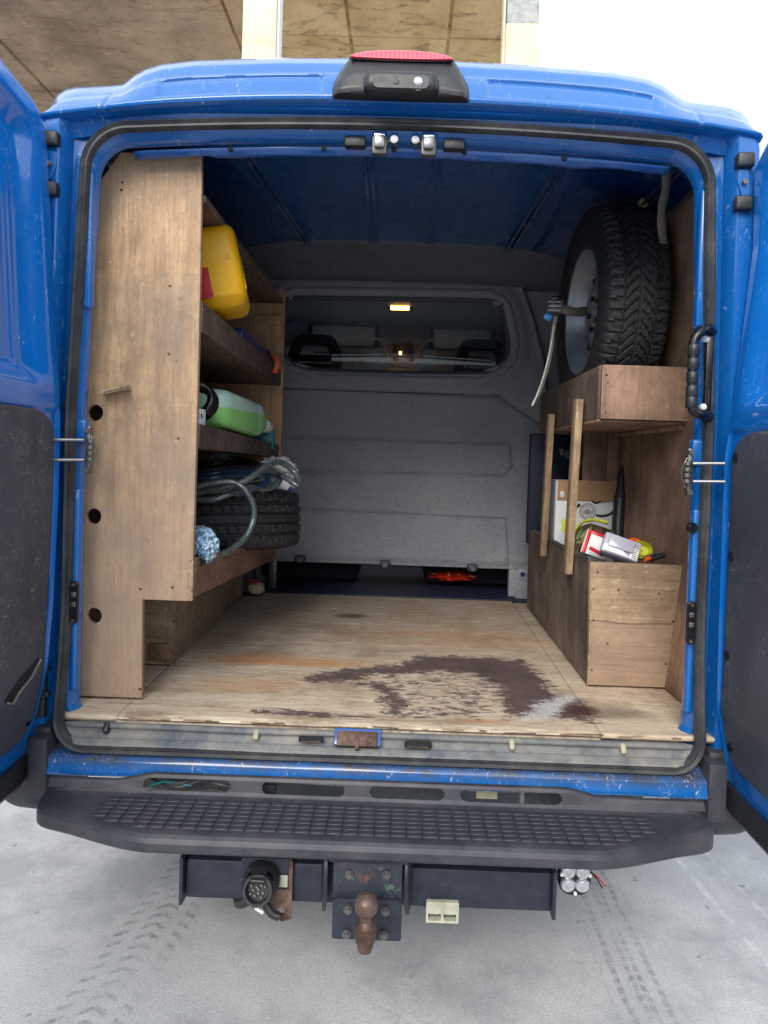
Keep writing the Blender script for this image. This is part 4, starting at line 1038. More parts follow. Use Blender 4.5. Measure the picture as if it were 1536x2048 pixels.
bb('lamp_filler', (p.x-.09, 2.5, p.z+.016), (p.x+.09, 2.62, 2.168), M['bulkd'], dl_, .003)
q = at(800, 706, 2.80); bb('console_glint', (q.x-.006, 2.802, q.z-.010), (q.x+.010, 2.81, q.z+.010), M['lamp'], oc, .002)  # glowing chip standing in for an orange reflection on the console

# ================================================================= PLYWOOD FLOOR
fl = thing('plywood_floor', 'worn plywood load floor with dark and orange stains', 'floor', (0, .8, .61))
SA = W2  # helper name reuse
def FP(pts): return [(p.x, p.y) for p in (at(*q, .61, 2) for q in pts)]
dark = FP([(590, 1362), (641, 1346), (700, 1334), (742, 1332), (800, 1328), (835, 1312), (936, 1312), (1045, 1320), (1085, 1350), (1112, 1385), (1160, 1400), (1188, 1447), (1110, 1437), (1045, 1437), (1005, 1425), (985, 1370), (940, 1346), (880, 1344), (790, 1350), (740, 1352), (720, 1362), (770, 1362), (811, 1395), (818, 1431), (779, 1433), (756, 1385), (700, 1360), (641, 1366)])
speck = FP([(770, 1350), (960, 1345), (1010, 1360), (1010, 1432), (815, 1432), (760, 1390)])
pale = FP([(1040, 1442), (1075, 1405), (1125, 1390), (1150, 1392), (1135, 1420), (1090, 1440)])
streak = FP([(490, 1422), (560, 1417), (640, 1426), (780, 1434), (640, 1434), (520, 1428)])
def sd(x, y, P): d = polyd(x, y, P); return d if inpoly(x, y, P) else -d
def blobf(x, y, c, rx, ry): return max(0, 1-((x-c[0])/rx)**2-((y-c[1])/ry)**2)
OR1 = FP([(620, 1322)])[0]; OR2 = FP([(520, 1320)])[0]; OR3 = FP([(480, 1370)])[0]; SPT = FP([(702, 1232)])[0]; MAR = FP([(1160, 1420)])[0]; BR = FP([(1225, 1425)])[0]; OR4 = FP([(900, 1275)])[0]; ORE = FP([(960, 1442)])[0]
def floor_sheet(x0, x1, x2, x3, y0, y1, nu, nv):
    def f(u, v):
        y = lerp(y0, y1, v); return (lerp(lerp(x0, x1, u), lerp(x2, x3, u), v), y, .61+.0012*mnoise.noise(Vector((u*4+x0, v*5, 0)))+(-.004 if v < .004 else 0))
    o = grid('floor_sheet', f, nu, nv, M['floor'], fl)
    me = o.data; A = me.color_attributes.new('stain', 'FLOAT_COLOR', 'POINT'); B = me.color_attributes.new('spot', 'FLOAT_COLOR', 'POINT')
    for i, vt in enumerate(me.vertices):
        x, y = vt.co.x, vt.co.y; r_ = g_ = b_ = s_ = m_ = 0
        if y < .75:
            r_ = .5+sd(x, y, dark)*6.5; r_ = max(0, min(1, r_))
            r_ = max(r_, min(.47, .5+sd(x, y, speck)*6)); r_ = max(r_, min(.62, .5+sd(x, y, streak)*20))
            b_ = max(0, min(1, .5+sd(x, y, pale)*10))
        g_ = min(1, 1.5*blobf(x, y, OR1, .26, .075)+1.2*blobf(x, y, OR2, .25, .07)+.7*blobf(x, y, OR3, .2, .09)+.45*blobf(x, y, OR4, .5, .2)+.8*blobf(x, y, ORE, .1, .02))
        s_ = min(1, 1.1*blobf(x, y, SPT, .085, .06)+.7*blobf(x, y, BR, .12, .06)); m_ = min(1, 1.5*blobf(x, y, MAR, .06, .05))
        A.data[i].color = (r_, g_, b_, 1); B.data[i].color = (s_, m_, 0, 1)
    sm = o.modifiers.new('solid', 'SOLIDIFY'); sm.thickness = .015; sm.offset = -1 
    return o
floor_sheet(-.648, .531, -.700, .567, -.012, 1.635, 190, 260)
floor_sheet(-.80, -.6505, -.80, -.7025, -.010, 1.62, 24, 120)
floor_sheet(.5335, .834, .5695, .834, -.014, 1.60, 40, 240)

for k in range(26):
    x = random.uniform(-.62, .78); y0_ = -.017
    box('frayed_splinter', (x, y0_, .6085+random.uniform(-.003, .001)), (random.uniform(.015, .07), .002, .0022), M['plyedge'] if k % 3 else M['fascia'], fl, rot('Y', random.uniform(-3, 3)), .0003, 1)
bb('glue_line', (-.645, -.0155, .6005), (.530, -.0125, .6030), M['fascia'], fl, .0004)
# ================================================================= LEFT SHELVING UNIT
su = thing('plywood_shelf_unit', 'tall plywood shelf unit along the left wall with three round holes', 'shelf unit', (-.65, .7, .61))
outl = [(-.757, .617), (-.757, 1.0), (-.757, 1.55), (-.745, 1.90), (-.735, 1.985), (-.715, 2.016), (-.507, 2.016), (-.503, 1.6), (-.503, .876), (-.515, .874), (-.632, .874), (-.627, .617)]
outl = [(-.795 if x < -.74 else x, z) for x, z in outl]
plate('end_panel', [outl, circ(-.766, 1.352, .021, 28, .02), circ(-.764, 1.085, .0205, 28, .06), circ(-.757, .827, .0205, 28, .04)], .018, XZ(.109), M['ply'], su, .0008)
for z, zb2, yb2 in ((1.920, 1.923, 1.3),):
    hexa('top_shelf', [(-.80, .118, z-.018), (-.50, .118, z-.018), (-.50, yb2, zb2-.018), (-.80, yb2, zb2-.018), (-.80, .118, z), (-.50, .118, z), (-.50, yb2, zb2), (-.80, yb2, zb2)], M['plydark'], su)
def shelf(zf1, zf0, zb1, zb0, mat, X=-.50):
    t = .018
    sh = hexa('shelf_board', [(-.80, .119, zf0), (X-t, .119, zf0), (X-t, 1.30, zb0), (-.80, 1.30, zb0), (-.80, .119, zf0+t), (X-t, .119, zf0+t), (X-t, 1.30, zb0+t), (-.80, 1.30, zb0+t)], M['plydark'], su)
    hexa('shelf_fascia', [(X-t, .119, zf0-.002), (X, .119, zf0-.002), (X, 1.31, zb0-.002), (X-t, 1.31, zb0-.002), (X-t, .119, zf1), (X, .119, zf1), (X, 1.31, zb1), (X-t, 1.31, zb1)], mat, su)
shelf(1.648, 1.573, 1.622, 1.560, M['fascia'])
shelf(1.333, 1.272, 1.306, 1.258, M['fascia'])
shelf(.985, .885, .895, .822, M['fascia2'])
bb('back_panel', (-.80, 1.301, 1.24), (-.492, 1.318, 1.965), M['plyback'], su)
bb('back_cleat', (-.62, 1.283, 1.815), (-.505, 1.300, 1.850), M['plyback'], su)
beam('splintered_strip', (-.488, 1.30, 1.62), (-.502, 1.295, 1.70), .012, .01, M['plyedge'], su)
bb('side_liner', (-.822, .13, .62), (-.806, 1.5, 2.0), M['plydark'], su)
bb('kick_front', (-.80, .405, .615), (-.665, .422, .872), M['plykick'], su)
hexa('kick_side', [(-.665, .404, .615), (-.648, .404, .615), (-.690, 1.54, .615), (-.707, 1.54, .615), (-.665, .404, .880), (-.648, .404, .880), (-.690, 1.54, .830), (-.707, 1.54, .830)], M['plykick'], su)
p = at(312, 1308, .40); box('splintered_block', (p.x+.012, .400, .655), (.062, .010, .052), M['rust'] if False else M['fascia2'], su)
ang = -14
pg = box('peg_latch', at(233, 781, .085), (.066, .045, .013), M['plyedge'], su, rot('Y', -16), .001)
for k in (-.003, .003): box('ply_line', at(233, 781, .062)+Vector((0, 0, k)), (.066, .002, .0016), M['fascia'], su, rot('Y', -16), 0)
for px, py in ((245, 365), (243, 380), (340, 572), (338, 708), (356, 877), (281, 1178), (345, 1175), (280, 1378)):
    p = at(px, py, .1); screw(p, (0, -1, 0), .0035, M['rust'], su)
for px, py in ((345, 1305), (347, 1243)): screw(at(px, py, .404), (0, -1, 0), .004, M['rust'], su)
# raw end grain flake at lower corner
bb('corner_offcut', (-.512, .093, .876), (-.500, .0995, .98), M['plyedge'], su, .0008)

# ================================================================= RIGHT SIDE
wl = thing('plywood_wall_lining', 'brown plywood lining on the right wall behind the boxes', 'panel', (.81, .8, .61))
LNX = [(.60, .828), (.98, .866), (1.15, .873), (1.6, .872), (2.1, .850)]
grid('lining_sheet', lambda u, v: (interp(lerp(.612, 2.07, v), LNX), lerp(interp(lerp(.612, 2.07, v), [(.6, .150), (1.15, .165), (1.3, .14), (1.95, .13), (2.07, .3)]), 1.62, u), lerp(.612, 2.07, v)), 12, 40, M['plylin'], wl, thick=.012)
bb('lining_batten', (.805, .985, .95), (.845, 1.003, 1.40), M['plyred'], wl)
bb('lining_end_board', (.72, 1.005, .95), (.865, 1.02, 1.40), M['plyred'], wl)
lb = thing('storage_box', 'large open plywood box on the floor at the right', 'box', (.7, .95, .61))
FT, FB = .977, .617
plate('front_board', [[(.592, FB), (.828, FB), (.864, FT), (.588, FT)]], .018, XZ(.361), M['plybox'], lb)
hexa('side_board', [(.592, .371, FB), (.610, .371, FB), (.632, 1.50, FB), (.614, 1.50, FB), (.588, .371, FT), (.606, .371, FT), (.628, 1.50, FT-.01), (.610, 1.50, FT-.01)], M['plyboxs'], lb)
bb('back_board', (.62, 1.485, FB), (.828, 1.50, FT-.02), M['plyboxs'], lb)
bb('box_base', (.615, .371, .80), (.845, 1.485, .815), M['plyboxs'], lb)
bb('worn_edge', (.5905, .3505, FB), (.594, .3535, FT), M['plyedge'], lb, .0008)
beam('metal_edge', (.589, .38, FT+.003), (.605, 1.35, FT-.003), .012, .004, M['steeld'], lb)
for px, py in ((1187, 1240), (1183, 1340), (1346, 1243), (1332, 1328), (1237, 1180), (1215, 1287), (1318, 1187), (1195, 1144), (1187, 1178)): screw(at(px, py, .352), (0, -1, 0), .0035, M['rust'], lb)
ub = thing('storage_shelf_box', 'plywood tray box high on the right holding the spare wheel', 'box', (.7, .7, 1.4))
bb('front_board', (.606, .372, 1.398), (.868, .390, 1.556), M['plybox'] if False else M['plyred'], ub)
bb('side_board', (.600, .391, 1.398), (.618, 1.28, 1.556), M['plyboxs'], ub)
bb('worn_edge', (.6045, .3705, 1.398), (.6075, .3735, 1.556), M['plyedge'], ub, .0008)
bb('tray_base', (.60, .391, 1.390), (.868, 1.28, 1.397), M['plyred'], ub)
bb('lower_batten', (.845, .40, 1.375), (.86, 1.2, 1.389), M['batten'], ub)
for px, py in ((1213, 750), (1212, 825), (1215, 765)): screw(at(px, py, .372), (0, -1, 0), .0035, M['rust'], ub)
b1_ = beam('wooden_batten', at(1135, 1145, .577, 0), at(1157, 798, .577, 0), .022, .046, M['batten'], None, up=(0, 1, 0))
tag(b1_, 'front, longer upright wooden batten on the side of the right boxes', 'batten')
b2_ = beam('wooden_batten', at(1085, 1110, .577, 0), at(1102, 828, .577, 0), .022, .040, M['batten'], None, up=(0, 1, 0))
tag(b2_, 'rear upright wooden batten nearest the grey bulkhead', 'batten')

# ================================================================= TYRES
def tyre_mesh(name, R, Wd, ri, T, mat, parent, pat, NA=420, extra=None):
    """T maps local (axis x, radial plane y,z) to world"""
    prof = []
    hw = Wd/2
    # (radius, offset, isTread)
    side = [(ri, -hw*.72), (ri+.008, -hw*.86), (ri+.02, -hw*.93), (ri+(R-ri)*.35, -hw*1.0), (ri+(R-ri)*.6, -hw*1.01), (R-.040, -hw*.985), (R-.022, -hw*.94), (R-.010, -hw*.87)]
    tr = [(R-.004*(abs(t)**3)*1.6, hw*.82*t) for t in np.linspace(-1, 1, 57)]
    oth = [(r, -o_) for r, o_ in side[::-1]]
    prof = side+tr+oth; NP = len(prof); v = []
    for k in range(NA):
        a = 2*PI*k/NA; ca, sa = math.cos(a), math.sin(a)
        for i, (r, x) in enumerate(prof):
            if 6 <= i < NP-6: r = r-pat(a*R, x/hw)
            elif 3 <= i <= 5: r = r+.0012*(1 if (k % 6 < 3) else 0) if i == 5 else r
            v.append(T @ Vector((x, r*ca, r*sa)))
    f = [(k*NP+i, k*NP+i+1, ((k+1) % NA)*NP+i+1, ((k+1) % NA)*NP+i) for k in range(NA) for i in range(NP-1)]
    return mesh(name, v, f, mat, parent, True, 32)
def winter(s, t):       # curved V lamellae
    g = 0
    if abs(abs(t)-.47) < .028: g = .008
    if abs(t) < .03: g = max(g, .004)
    at_ = abs(t)
    if at_ < .47: ph = (s*1.0-at_**1.6*.16)/.034
    else: ph = (s*1.0-.035-(at_-.47)*.012)/.034
    fr = ph % 1
    if fr < .20 and at_ > .08: g = max(g, .008)
    elif (ph*5) % 1 < .35: g = max(g, .0022)
    return g
def summer(s, t):
    for c, wd in ((-.5, .045), (-.16, .04), (.16, .04), (.5, .045)):
        if abs(t-c) < wd: return .007
    if abs(t) > .5: return .004 if ((s+t*.02)/.028) % 1 < .14 else (.0018 if ((s)/.028) % 1 > .85 else 0)
    return .004 if ((s+t*.03)/.034) % 1 < .12 and abs(t) > .2 else 0
sw = thing('spare_wheel', 'spare wheel with silver steel rim standing in the upper right tray', 'wheel', (.70, .75, 1.80))
Tm = Matrix.Translation((.715, .755, 1.787)) @ Matrix.Rotation(math.radians(1), 4, 'Z')
tyre_mesh('tyre', .350, .205, .205, Tm, M['tyre'], sw, winter)
ax = Tm.to_3x3() @ Vector((-1, 0, 0)); ctr = Tm.translation
rim = lathe('rim', [(.211, .083), (.214, .088), (.209, .091), (.203, .088), (.199, .078), (.193, .066), (.186, .05), (.180, .02), (.176, .0), (.170, .012), (.150, .022), (.12, .030), (.095, .046), (.075, .050), (.06, .040), (.035, .040), (.033, .02), (.0, .02)], ctr, ax, M['rim'], sw, 64)
lathe('rim_barrel', [(.205, .08), (.19, .0), (.19, -.06), (.207, -.088)], ctr, ax, M['rim'], sw, 48)
xa = Tm.to_3x3() @ Vector((0, 1, 0)); ya = Vector((0, 0, 1))
for k in range(20):
    a = 2*PI*k/20; c = ctr+ax*.022+(xa*math.cos(a)+ya*math.sin(a))*.163
    cyl('vent_hole', c-ax*.012, c+ax*.0, .011, M['void'], rim, 12)
for k in range(5):
    a = 2*PI*k/5; c = ctr+ax*.050+(xa*math.cos(a)+ya*math.sin(a))*.055
    cyl('stud_hole', c-ax*.01, c+ax*.0005, .008, M['void'], rim, 12)
lt_ = thing('loose_tyre', 'worn black tyre lying flat on the bottom left shelf', 'tyre', (-.66, .92, .98))
Tm2 = Matrix.Translation((-.668, .93, 1.012)) @ Matrix.Rotation(math.radians(-4.5), 4, 'X') @ Matrix.Rotation(math.radians(-3), 4, 'Y') @ Matrix.Rotation(math.radians(90), 4, 'Y')
tyre_mesh('tyre_carcass', .318, .215, .19, Tm2, M['tyre'], lt_, summer, 380)

# ================================================================= STRAPS
rs = thing('ratchet_strap', 'grey ratchet strap hooked across the spare wheel rim', 'strap', (.5, .5, 1.7))
pa = at(1110, 615, .62); pb = at(1172, 622, .62)
bm = bmesh.new(); 
def band(name, pts, wd, mat, parent, up=(0, 0, 1), n=6, th=.0025):
    P = spline(pts, n); v = []; f = []
    upv = Vector(up)
    for i, p in enumerate(P):
        t = (P[min(i+1, len(P)-1)]-P[max(i-1, 0)]).normalized(); s_ = (upv-t*upv.dot(t)).normalized()
        tw = 1+.08*math.sin(i*.9); v += [p+s_*wd/2*tw, p-s_*wd/2*tw]
    f = [(2*i, 2*i+1, 2*i+3, 2*i+2) for i in range(len(P)-1)]
    o = mesh(name, v, f, mat, parent, True, 60); m_ = o.modifiers.new('s', 'SOLIDIFY'); m_.thickness = th; m_.offset = 0
    return o
band('webbing', [at(1100, 610, .62), at(1125, 618, .62), at(1150, 624, .66), at(1174, 622, .72)], .030, M['strapg'], rs)
box('ratchet_body', at(1112, 612, .62), (.042, .03, .046), M['steeld'], rs, rot('Y', 8), .004)
for dz in (-.014, .0, .014): cyl('ratchet_bar', at(1106, 612, .60)+Vector((-.016, 0, dz)), at(1106, 612, .60)+Vector((.026, 0, dz)), .005, M['steel'], rs, 10)
box('ratchet_handle', at(1112, 598, .60), (.036, .02, .016), M['black'], rs, rot('Y', -12), .004)
box('blue_tag', at(1096, 634, .62), (.024, .004, .022), M['ltblue'], rs, rot('Y', 30), .001)
band('loose_tail', [at(1112, 632, .62), at(1106, 665, .6), at(1102, 700, .6), at(1092, 745, .6), at(1078, 785, .6), at(1066, 808, .6)], .012, M['strapg'], rs, up=(1, 0, 0))
tube('frayed_cord', [at(1108, 650, .595), at(1100, 700, .595), at(1088, 750, .59), at(1074, 790, .59), at(1064, 812, .59)], .003, M['strapw'], rs, n=5, seg=6)
hs_ = thing('hanging_strap', 'grey webbing strap knotted at the roof and hanging beside the spare wheel', 'strap', (.75, .35, 2.1))
band('strap_band', [at(1334, 335, .34), at(1331, 380, .36), at(1323, 420, .38), at(1325, 470, .42), at(1334, 520, .5)], .024, M['strapg'], hs_, up=(1, 0, 0))
tube('strap_knot', [at(1272, 313, .22), at(1300, 320, .26), at(1316, 326, .3), at(1334, 324, .32), at(1337, 332, .32)], lambda i, m_: .007+.004*math.sin(i*1.1)+.004*(i/m_), M['strapg'], hs_, n=6)
blob('knot', at(1330, 325, .32), (.020, .014, .012), M['strapg'], hs_, 3, .4, 12, 3)
rl = thing('chrome_rail', 'pair of thin metal rails fixed under the roof at the right', 'rail', (.75, .6, 2.1))
for a, b in (((1283, 410), (1345, 345)), ((1293, 415), (1356, 350))): tube('rail_tube', [at(*a, .62), at(*b, .32)], .004, M['steeld'], rl, sp=False, seg=8)
box('rail_end', at(1285, 408, .62), (.03, .02, .02), M['gold'], rl, rot('Y', 45), .003)
ft = thing('folded_timber', 'short pale wooden post standing behind the right tray', 'timber', (.62, 1.2, 1.45))
beam('post', at(1126, 850, 1.15), at(1128, 765, 1.15), .03, .03, M['batten'], ft); beam('post_cap', at(1140, 790, 1.1), at(1140, 768, 1.1), .028, .028, M['batten'], ft)

# ================================================================= SHELF CONTENTS
def cansolid(name, c, s, R, mat, parent, bev): 
    bm = bmesh.new(); addbox(bm, Vector(c), s, R, bev, 6); return bmobj(name, bm, mat, parent)
jc = thing('jerrycan', 'yellow plastic jerrycan on the upper left shelf', 'jerrycan', (-.57, .37, 1.66))
JR = rot('Y', -13) @ rot('Z', 9)
JC = Vector((-.585, .380, 1.775))
body = cansolid('can_body', JC, (.25, .215, .235), JR, M['yellow'], jc, .034)
def J(x, y, z): return JC+JR @ Vector((x, y, z))
for v in body.data.vertices:
    l = JR.transposed() @ (v.co-JC)
    if l.z > .05 and l.y > -.06: l.z -= .02*smooth01(-.06, .1, l.y)*smooth01(.05, .1, l.z)
    if l.y < -.02 and l.z < -.07: l.y += .02*smooth01(-.07, -.11, l.z)
    v.co = JC+JR @ l
box('can_label', J(.008, -.1080, -.050), (.050, .0015, .085), M['label_red'], jc, JR, .0004)
plate('triangle_mark', [[(-.011, -.006), (.011, -.006), (0, .010)], [(-.0075, -.0042), (.0075, -.0042), (0, .007)]], .001, lambda u, v, w: J(.092+u, -.1080+w, .015+v), M['amber'], jc)
tube('mould_seam', [J(.1255, -.08, -.075), J(.1262, -.04, -.02), J(.1262, .04, .03), J(.1255, .08, .07)], .0018, M['amber'], jc, n=6, seg=6)
tube('carry_handle', [J(-.03, .09, .10), J(-.03, .06, .135), J(-.03, -.03, .140), J(-.03, -.06, .112)], .012, M['yellow'], jc, n=6)
cyl('can_cap', J(.07, .05, .10), J(.07, .05, .13), .022, M['red'], jc)
oc_ = thing('spring_clamp', 'small orange clamp at the far end of the upper left shelf', 'clamp', (-.53, 1.2, 1.65))
q = at(545, 718, 1.12); tube('clamp_jaw', [q+Vector((-.02, 0, .005)), q+Vector((0, 0, .012)), q+Vector((.016, 0, 0)), q+Vector((.018, 0, -.03))], .008, M['orange'], oc_, n=5); box('clamp_grip', q+Vector((.015, .0, -.035)), (.022, .03, .045), M['orange'], oc_, rot('Y', 15), .006)
cyl('clamp_pivot', q+Vector((0, -.012, 0)), q+Vector((0, .012, 0)), .010, M['red'], oc_)
tag(tube('black_cable', [at(505, 695, .95), at(520, 694, 1.0), at(535, 703, 1.05), at(545, 722, 1.08), at(548, 735, 1.09)], .004, M['black'], n=6, seg=8), 'looped black cable near the orange clamp', 'cable')
bc = thing('tool_case', 'dark blue tool case half hidden behind the upper left shelf board', 'case', (-.60, .85, 1.65))
box('case_shell', (-.60, .90, 1.630), (.18, .52, .10), M['dkblue'], bc, None, .012, 3)
tube('case_handle', [(-.60, .8, 1.675), (-.60, .8, 1.70), (-.60, .9, 1.70), (-.60, .9, 1.675)], .006, M['black'], bc, n=4)

# middle shelf
hl = thing('coiled_strap', 'black coiled rubber hose above the white can on the middle left shelf', 'hose', (-.52, .3, 1.42))
q = at(412, 800, .30)
for k in range(3):
    c = q+Vector((-.035, .02*k, -.004*k)); tube('coil_loop', [c+Vector((.05*math.cos(a), .01*math.sin(a*2), .044*math.sin(a))) for a in np.linspace(0, 2*PI, 12, endpoint=False)], .012, M['black'], hl, n=4, closed=True)
wc = thing('white_tin', 'white tin with a barcode label on the middle left shelf', 'tin', (-.54, .26, 1.34))
lathe('tin_body', [(0, 0), (.05, 0), (.052, .003), (.052, .075), (.05, .08), (.0, .08)], (-.572, .235, 1.298), (0, 0, 1), M['paper'], wc, 40)
for k in range(13):
    a = math.radians(-80+k*4.0); d = Vector((math.cos(a), math.sin(a), 0)); c = Vector((-.572, .235, 1.358))+d*.0525
    wdt = (.0008, .0016, .001)[k % 3]; beam('barcode_bar', c-Vector((0, 0, .009)), c+Vector((0, 0, .009)), wdt, .001, M['dkblue'], wc, up=(d.x, d.y, 0), bev=0)
a = math.radians(-22); d = Vector((math.cos(a), math.sin(a), 0)); tgt = Vector((-.572, .235, 1.358))+d*.0532; tx = Vector((-d.y, d.x, 0))
text('tin_letter', 'B', .017, lambda u, v, w: tgt+tx*u+Vector((0, 0, v))+d*w, M['ink'], wc)
gb = thing('washer_fluid_bottle', 'translucent green screenwash bottle lying on the middle left shelf', 'bottle', (-.50, .60, 1.37))
# lying bottle: axis along +Y, rectangular section tapering to the cap
A_ = Vector((-.585, .44, 1.398)); B_ = Vector((-.515, 1.06, 1.375)); axv = (B_-A_).normalized(); sx = axv.cross(Vector((0, 0, 1))).normalized(); sz = sx.cross(axv)
rows = [(0, .2, .2), (.004, .75, .75), (.02, .95, .95), (.05, 1, 1), (.28, 1, 1), (.285, .985, .985), (.295, 1, 1), (.33, 1, .98), (.42, .72, .70), (.50, .45, .42), (.535, .30, .28), (.545, .28, .26), (.56, .28, .26)]
v = []; f = []; NS = 28
for h, kx, kz in rows:
    for k in range(NS):
        a = 2*PI*k/NS; c_, s_ = math.cos(a), math.sin(a); e = .45 if h < .35 else .45+.55*(h-.35)/.2
        x = math.copysign(abs(c_)**e, c_)*.075*kx; z = math.copysign(abs(s_)**e, s_)*.063*kz
        v.append(A_+axv*h*1.1+sx*x+sz*z)
for i in range(len(rows)-1):
    for k in range(NS): f.append((i*NS+k, i*NS+(k+1) % NS, (i+1)*NS+(k+1) % NS, (i+1)*NS+k))
f.append(tuple(range(NS))[::-1]); f.append(tuple((len(rows)-1)*NS+k for k in range(NS)))
mesh('bottle_body', v, f, M['green'], gb, True, 50)
cyl('bottle_cap', A_+axv*.612, A_+axv*.655, .025, M['white'], gb, 24, bev=.003)
cyl('cap_ring', A_+axv*.598, A_+axv*.608, .027, M['white'], gb, 24, bev=.001)
tag(box('teal_box', (-.545, 1.18, 1.325), (.09, .13, .085), M['teal'], None, rot('Z', 12), .006, 3), 'teal plastic box behind the green bottle cap', 'box')
# bottom shelf: hose, bags
hz = thing('garden_hose', 'coiled grey and blue hose heaped on top of the lying tyre', 'hose', (-.55, .8, 1.15))
def rib(r): return lambda i, m_: r*(1+.07*(i % 2))
def HP(lst, Ys): 
    return [at(x, y, Y) for (x, y), Y in zip(lst, Ys)]
tube('hose_loop', HP([(395, 985), (440, 975), (490, 962), (530, 935), (560, 925), (585, 940), (598, 962), (592, 970), (570, 955), (540, 945), (505, 950)], [.5, .5, .52, .6, .7, .74, .72, .70, .72, .78, .82]), rib(.0100), M['hose'], hz, n=16, seg=10)
tube('hose_loop', HP([(395, 1000), (430, 998), (470, 984), (500, 975), (530, 978), (552, 970), (560, 955), (545, 940), (520, 930), (490, 935)], [.52, .52, .55, .62, .68, .72, .76, .84, .9, .95]), rib(.0098), M['hose'], hz, n=14, seg=10)
tube('hose_loop', HP([(395, 973), (430, 965), (465, 965), (490, 980), (506, 1010), (506, 1042), (490, 1075), (460, 1100), (432, 1112), (400, 1122)], [.46, .47, .48, .48, .50, .50, .47, .42, .38, .34]), rib(.0098), M['hose'], hz, n=16, seg=10)
for k, (yy, dd) in enumerate(((955, 0), (964, .02), (973, .01), (947, .05), (982, .0), (940, .08))):
    tube('hose_loop', HP([(390, yy+4), (430, yy), (470, yy-4), (505, yy-2), (518, yy-10), (480, yy-22), (430, yy-20), (392, yy-12)], [.55+dd, .56+dd, .62+dd, .68+dd, .78+dd, .9+dd, .9+dd, .85+dd]), .010, (M['hoseb'], M['hose'], M['blackp'])[k % 3], hz, n=8, seg=10)
tube('hose_loop', HP([(470, 990), (500, 982), (530, 966), (538, 950)], [.6, .62, .66, .7]), .009, M['hoseb'], hz, n=8, seg=10)
tag(blob('white_bag', at(440, 935, 1.0)+Vector((0, 0, 0)), (.075, .07, .06), M['film'], None, 4, .5, 9, 4, ridged=True), 'crumpled white bag behind the hose on the left', 'bag')
tag(blob('white_bag', at(548, 942, 1.02), (.085, .06, .055), M['film'], None, 4, .5, 9, 9, ridged=True), 'crumpled white bag under the hose loop at the bulkhead end', 'bag')
wp = thing('white_blue_carton', 'white and blue packet wedged behind the lying tyre', 'packet', (-.42, 1.0, 1.13))
q = at(570, 972, .92); box('packet_body', q, (.075, .05, .05), M['paper'], wp, rot('Y', 28), .003); box('packet_stripe', q+Vector((-.030, -.014, .006)), (.022, .032, .0515), M['ltblue'], wp, rot('Y', 28), .001); box('packet_corner', q+Vector((.026, -.02, -.016)), (.022, .022, .03), M['dkblue'], wp, rot('Y', 28), .001)
sb_ = thing('carrier_bag', 'crumpled pale blue and white bag at the front of the bottom left shelf', 'bag', (-.52, .25, .99))
blob('bag_body', at(404, 1092, .20)+Vector((-.008, 0, 0)), (.050, .06, .052), M['bluebag'], sb_, 5, .35, 10, 2, ridged=True)
blob('black_lining', at(392, 1118, .17), (.028, .03, .022), M['black'], sb_, 4, .4, 10, 7, ridged=True)

# far left corner brush
br = thing('wash_brush', 'cream fleece wash brush with a red edge on the floor by the bulkhead', 'brush', (-.66, 1.62, .64))
q = at(513, 1172, 1.58); blob('fleece_head', q+Vector((0, 0, -.01)), (.036, .05, .028), M['wool'], br, 4, .25, 16, 5); box('red_edge', q+Vector((-.012, 0, .022)), (.05, .05, .012), M['red'], br, None, .003)
tube('grey_handle', [at(513, 1158, 1.6), at(512, 1138, 1.64), at(518, 1122, 1.68)], .014, M['steeld'], br, n=4)
blob('dark_base', q+Vector((-.02, .0, -.045)), (.05, .05, .02), M['black'], br, 3, .2, 8, 1)
rb_ = blob('red_packet', at(905, 1152, 1.95), (.12, .06, .022), M['orangebag'], None, 4, .45, 9, 12, ridged=True); tag(rb_, 'shiny orange red plastic packet lying under the bulkhead', 'packet')

# ================================================================= LOWER RIGHT BOX CONTENTS
cb = thing('cardboard_box', 'white and brown cardboard box with emblem in the lower right box', 'box', (.68, 1.1, .95))
lx, rx = at(1118, 1000, .98).x, at(1232, 1000, .98).x
zt_, zb_ = at(1170, 962, .98).z, .90
zm = at(1170, 1002, .98).z
KB = bb('box_body', (lx-.012, .98, zb_-.05), (rx, 1.16, zt_), M['paper'], cb, .002)
bb('box_flap', (lx-.008, .976, zm), (rx+.002, .9795, zt_+.002), M['card'], cb, .001)
bb('box_side', (lx-.0145, .984, zb_), (lx-.0125, 1.16, zt_), M['grey'], cb, .0005)
bb('torn_patch', (lx+.002, .9735, zm+.012), (lx+.018, .9755, zm+.035), M['paper'], cb, .0005)
ec = at(1175, 1023, .978)
plate('emblem_ring', [circ(ec.x, ec.z, .0305, 36), circ(ec.x, ec.z, .0285, 36)], .001, XZ(.9785), M['ink'], cb)
plate('emblem_ring', [circ(ec.x, ec.z, .0215, 36), circ(ec.x, ec.z, .0202, 36)], .001, XZ(.9785), M['ink'], cb)
for k in range(14):
    a = 2*PI*k/14+.2; r_ = .025
    ch_ = 'ACEHIKLNORSTUX'[k]
    text('emblem_letter', ch_, .0062, lambda u, v, w, a=a: (ec.x+r_*math.sin(a)+u*math.cos(a)+v*math.sin(a), .9780-w, ec.z+r_*math.cos(a)-u*math.sin(a)+v*math.cos(a)), M['ink'], cb)
for k in range(-3, 4): bb('emblem_bar', (ec.x+k*.0045-.001, .978, ec.z-.014+abs(k)*.002), (ec.x+k*.0045+.001, .9792, ec.z+.012-abs(k)*.003), M['ink'], cb, 0)
c0 = at(1208, 1004, .978); text('box_number', '2041', .017, lambda u, v, w: (c0.x+u+.004, .9785-w, c0.z+v), M['ink'], cb)
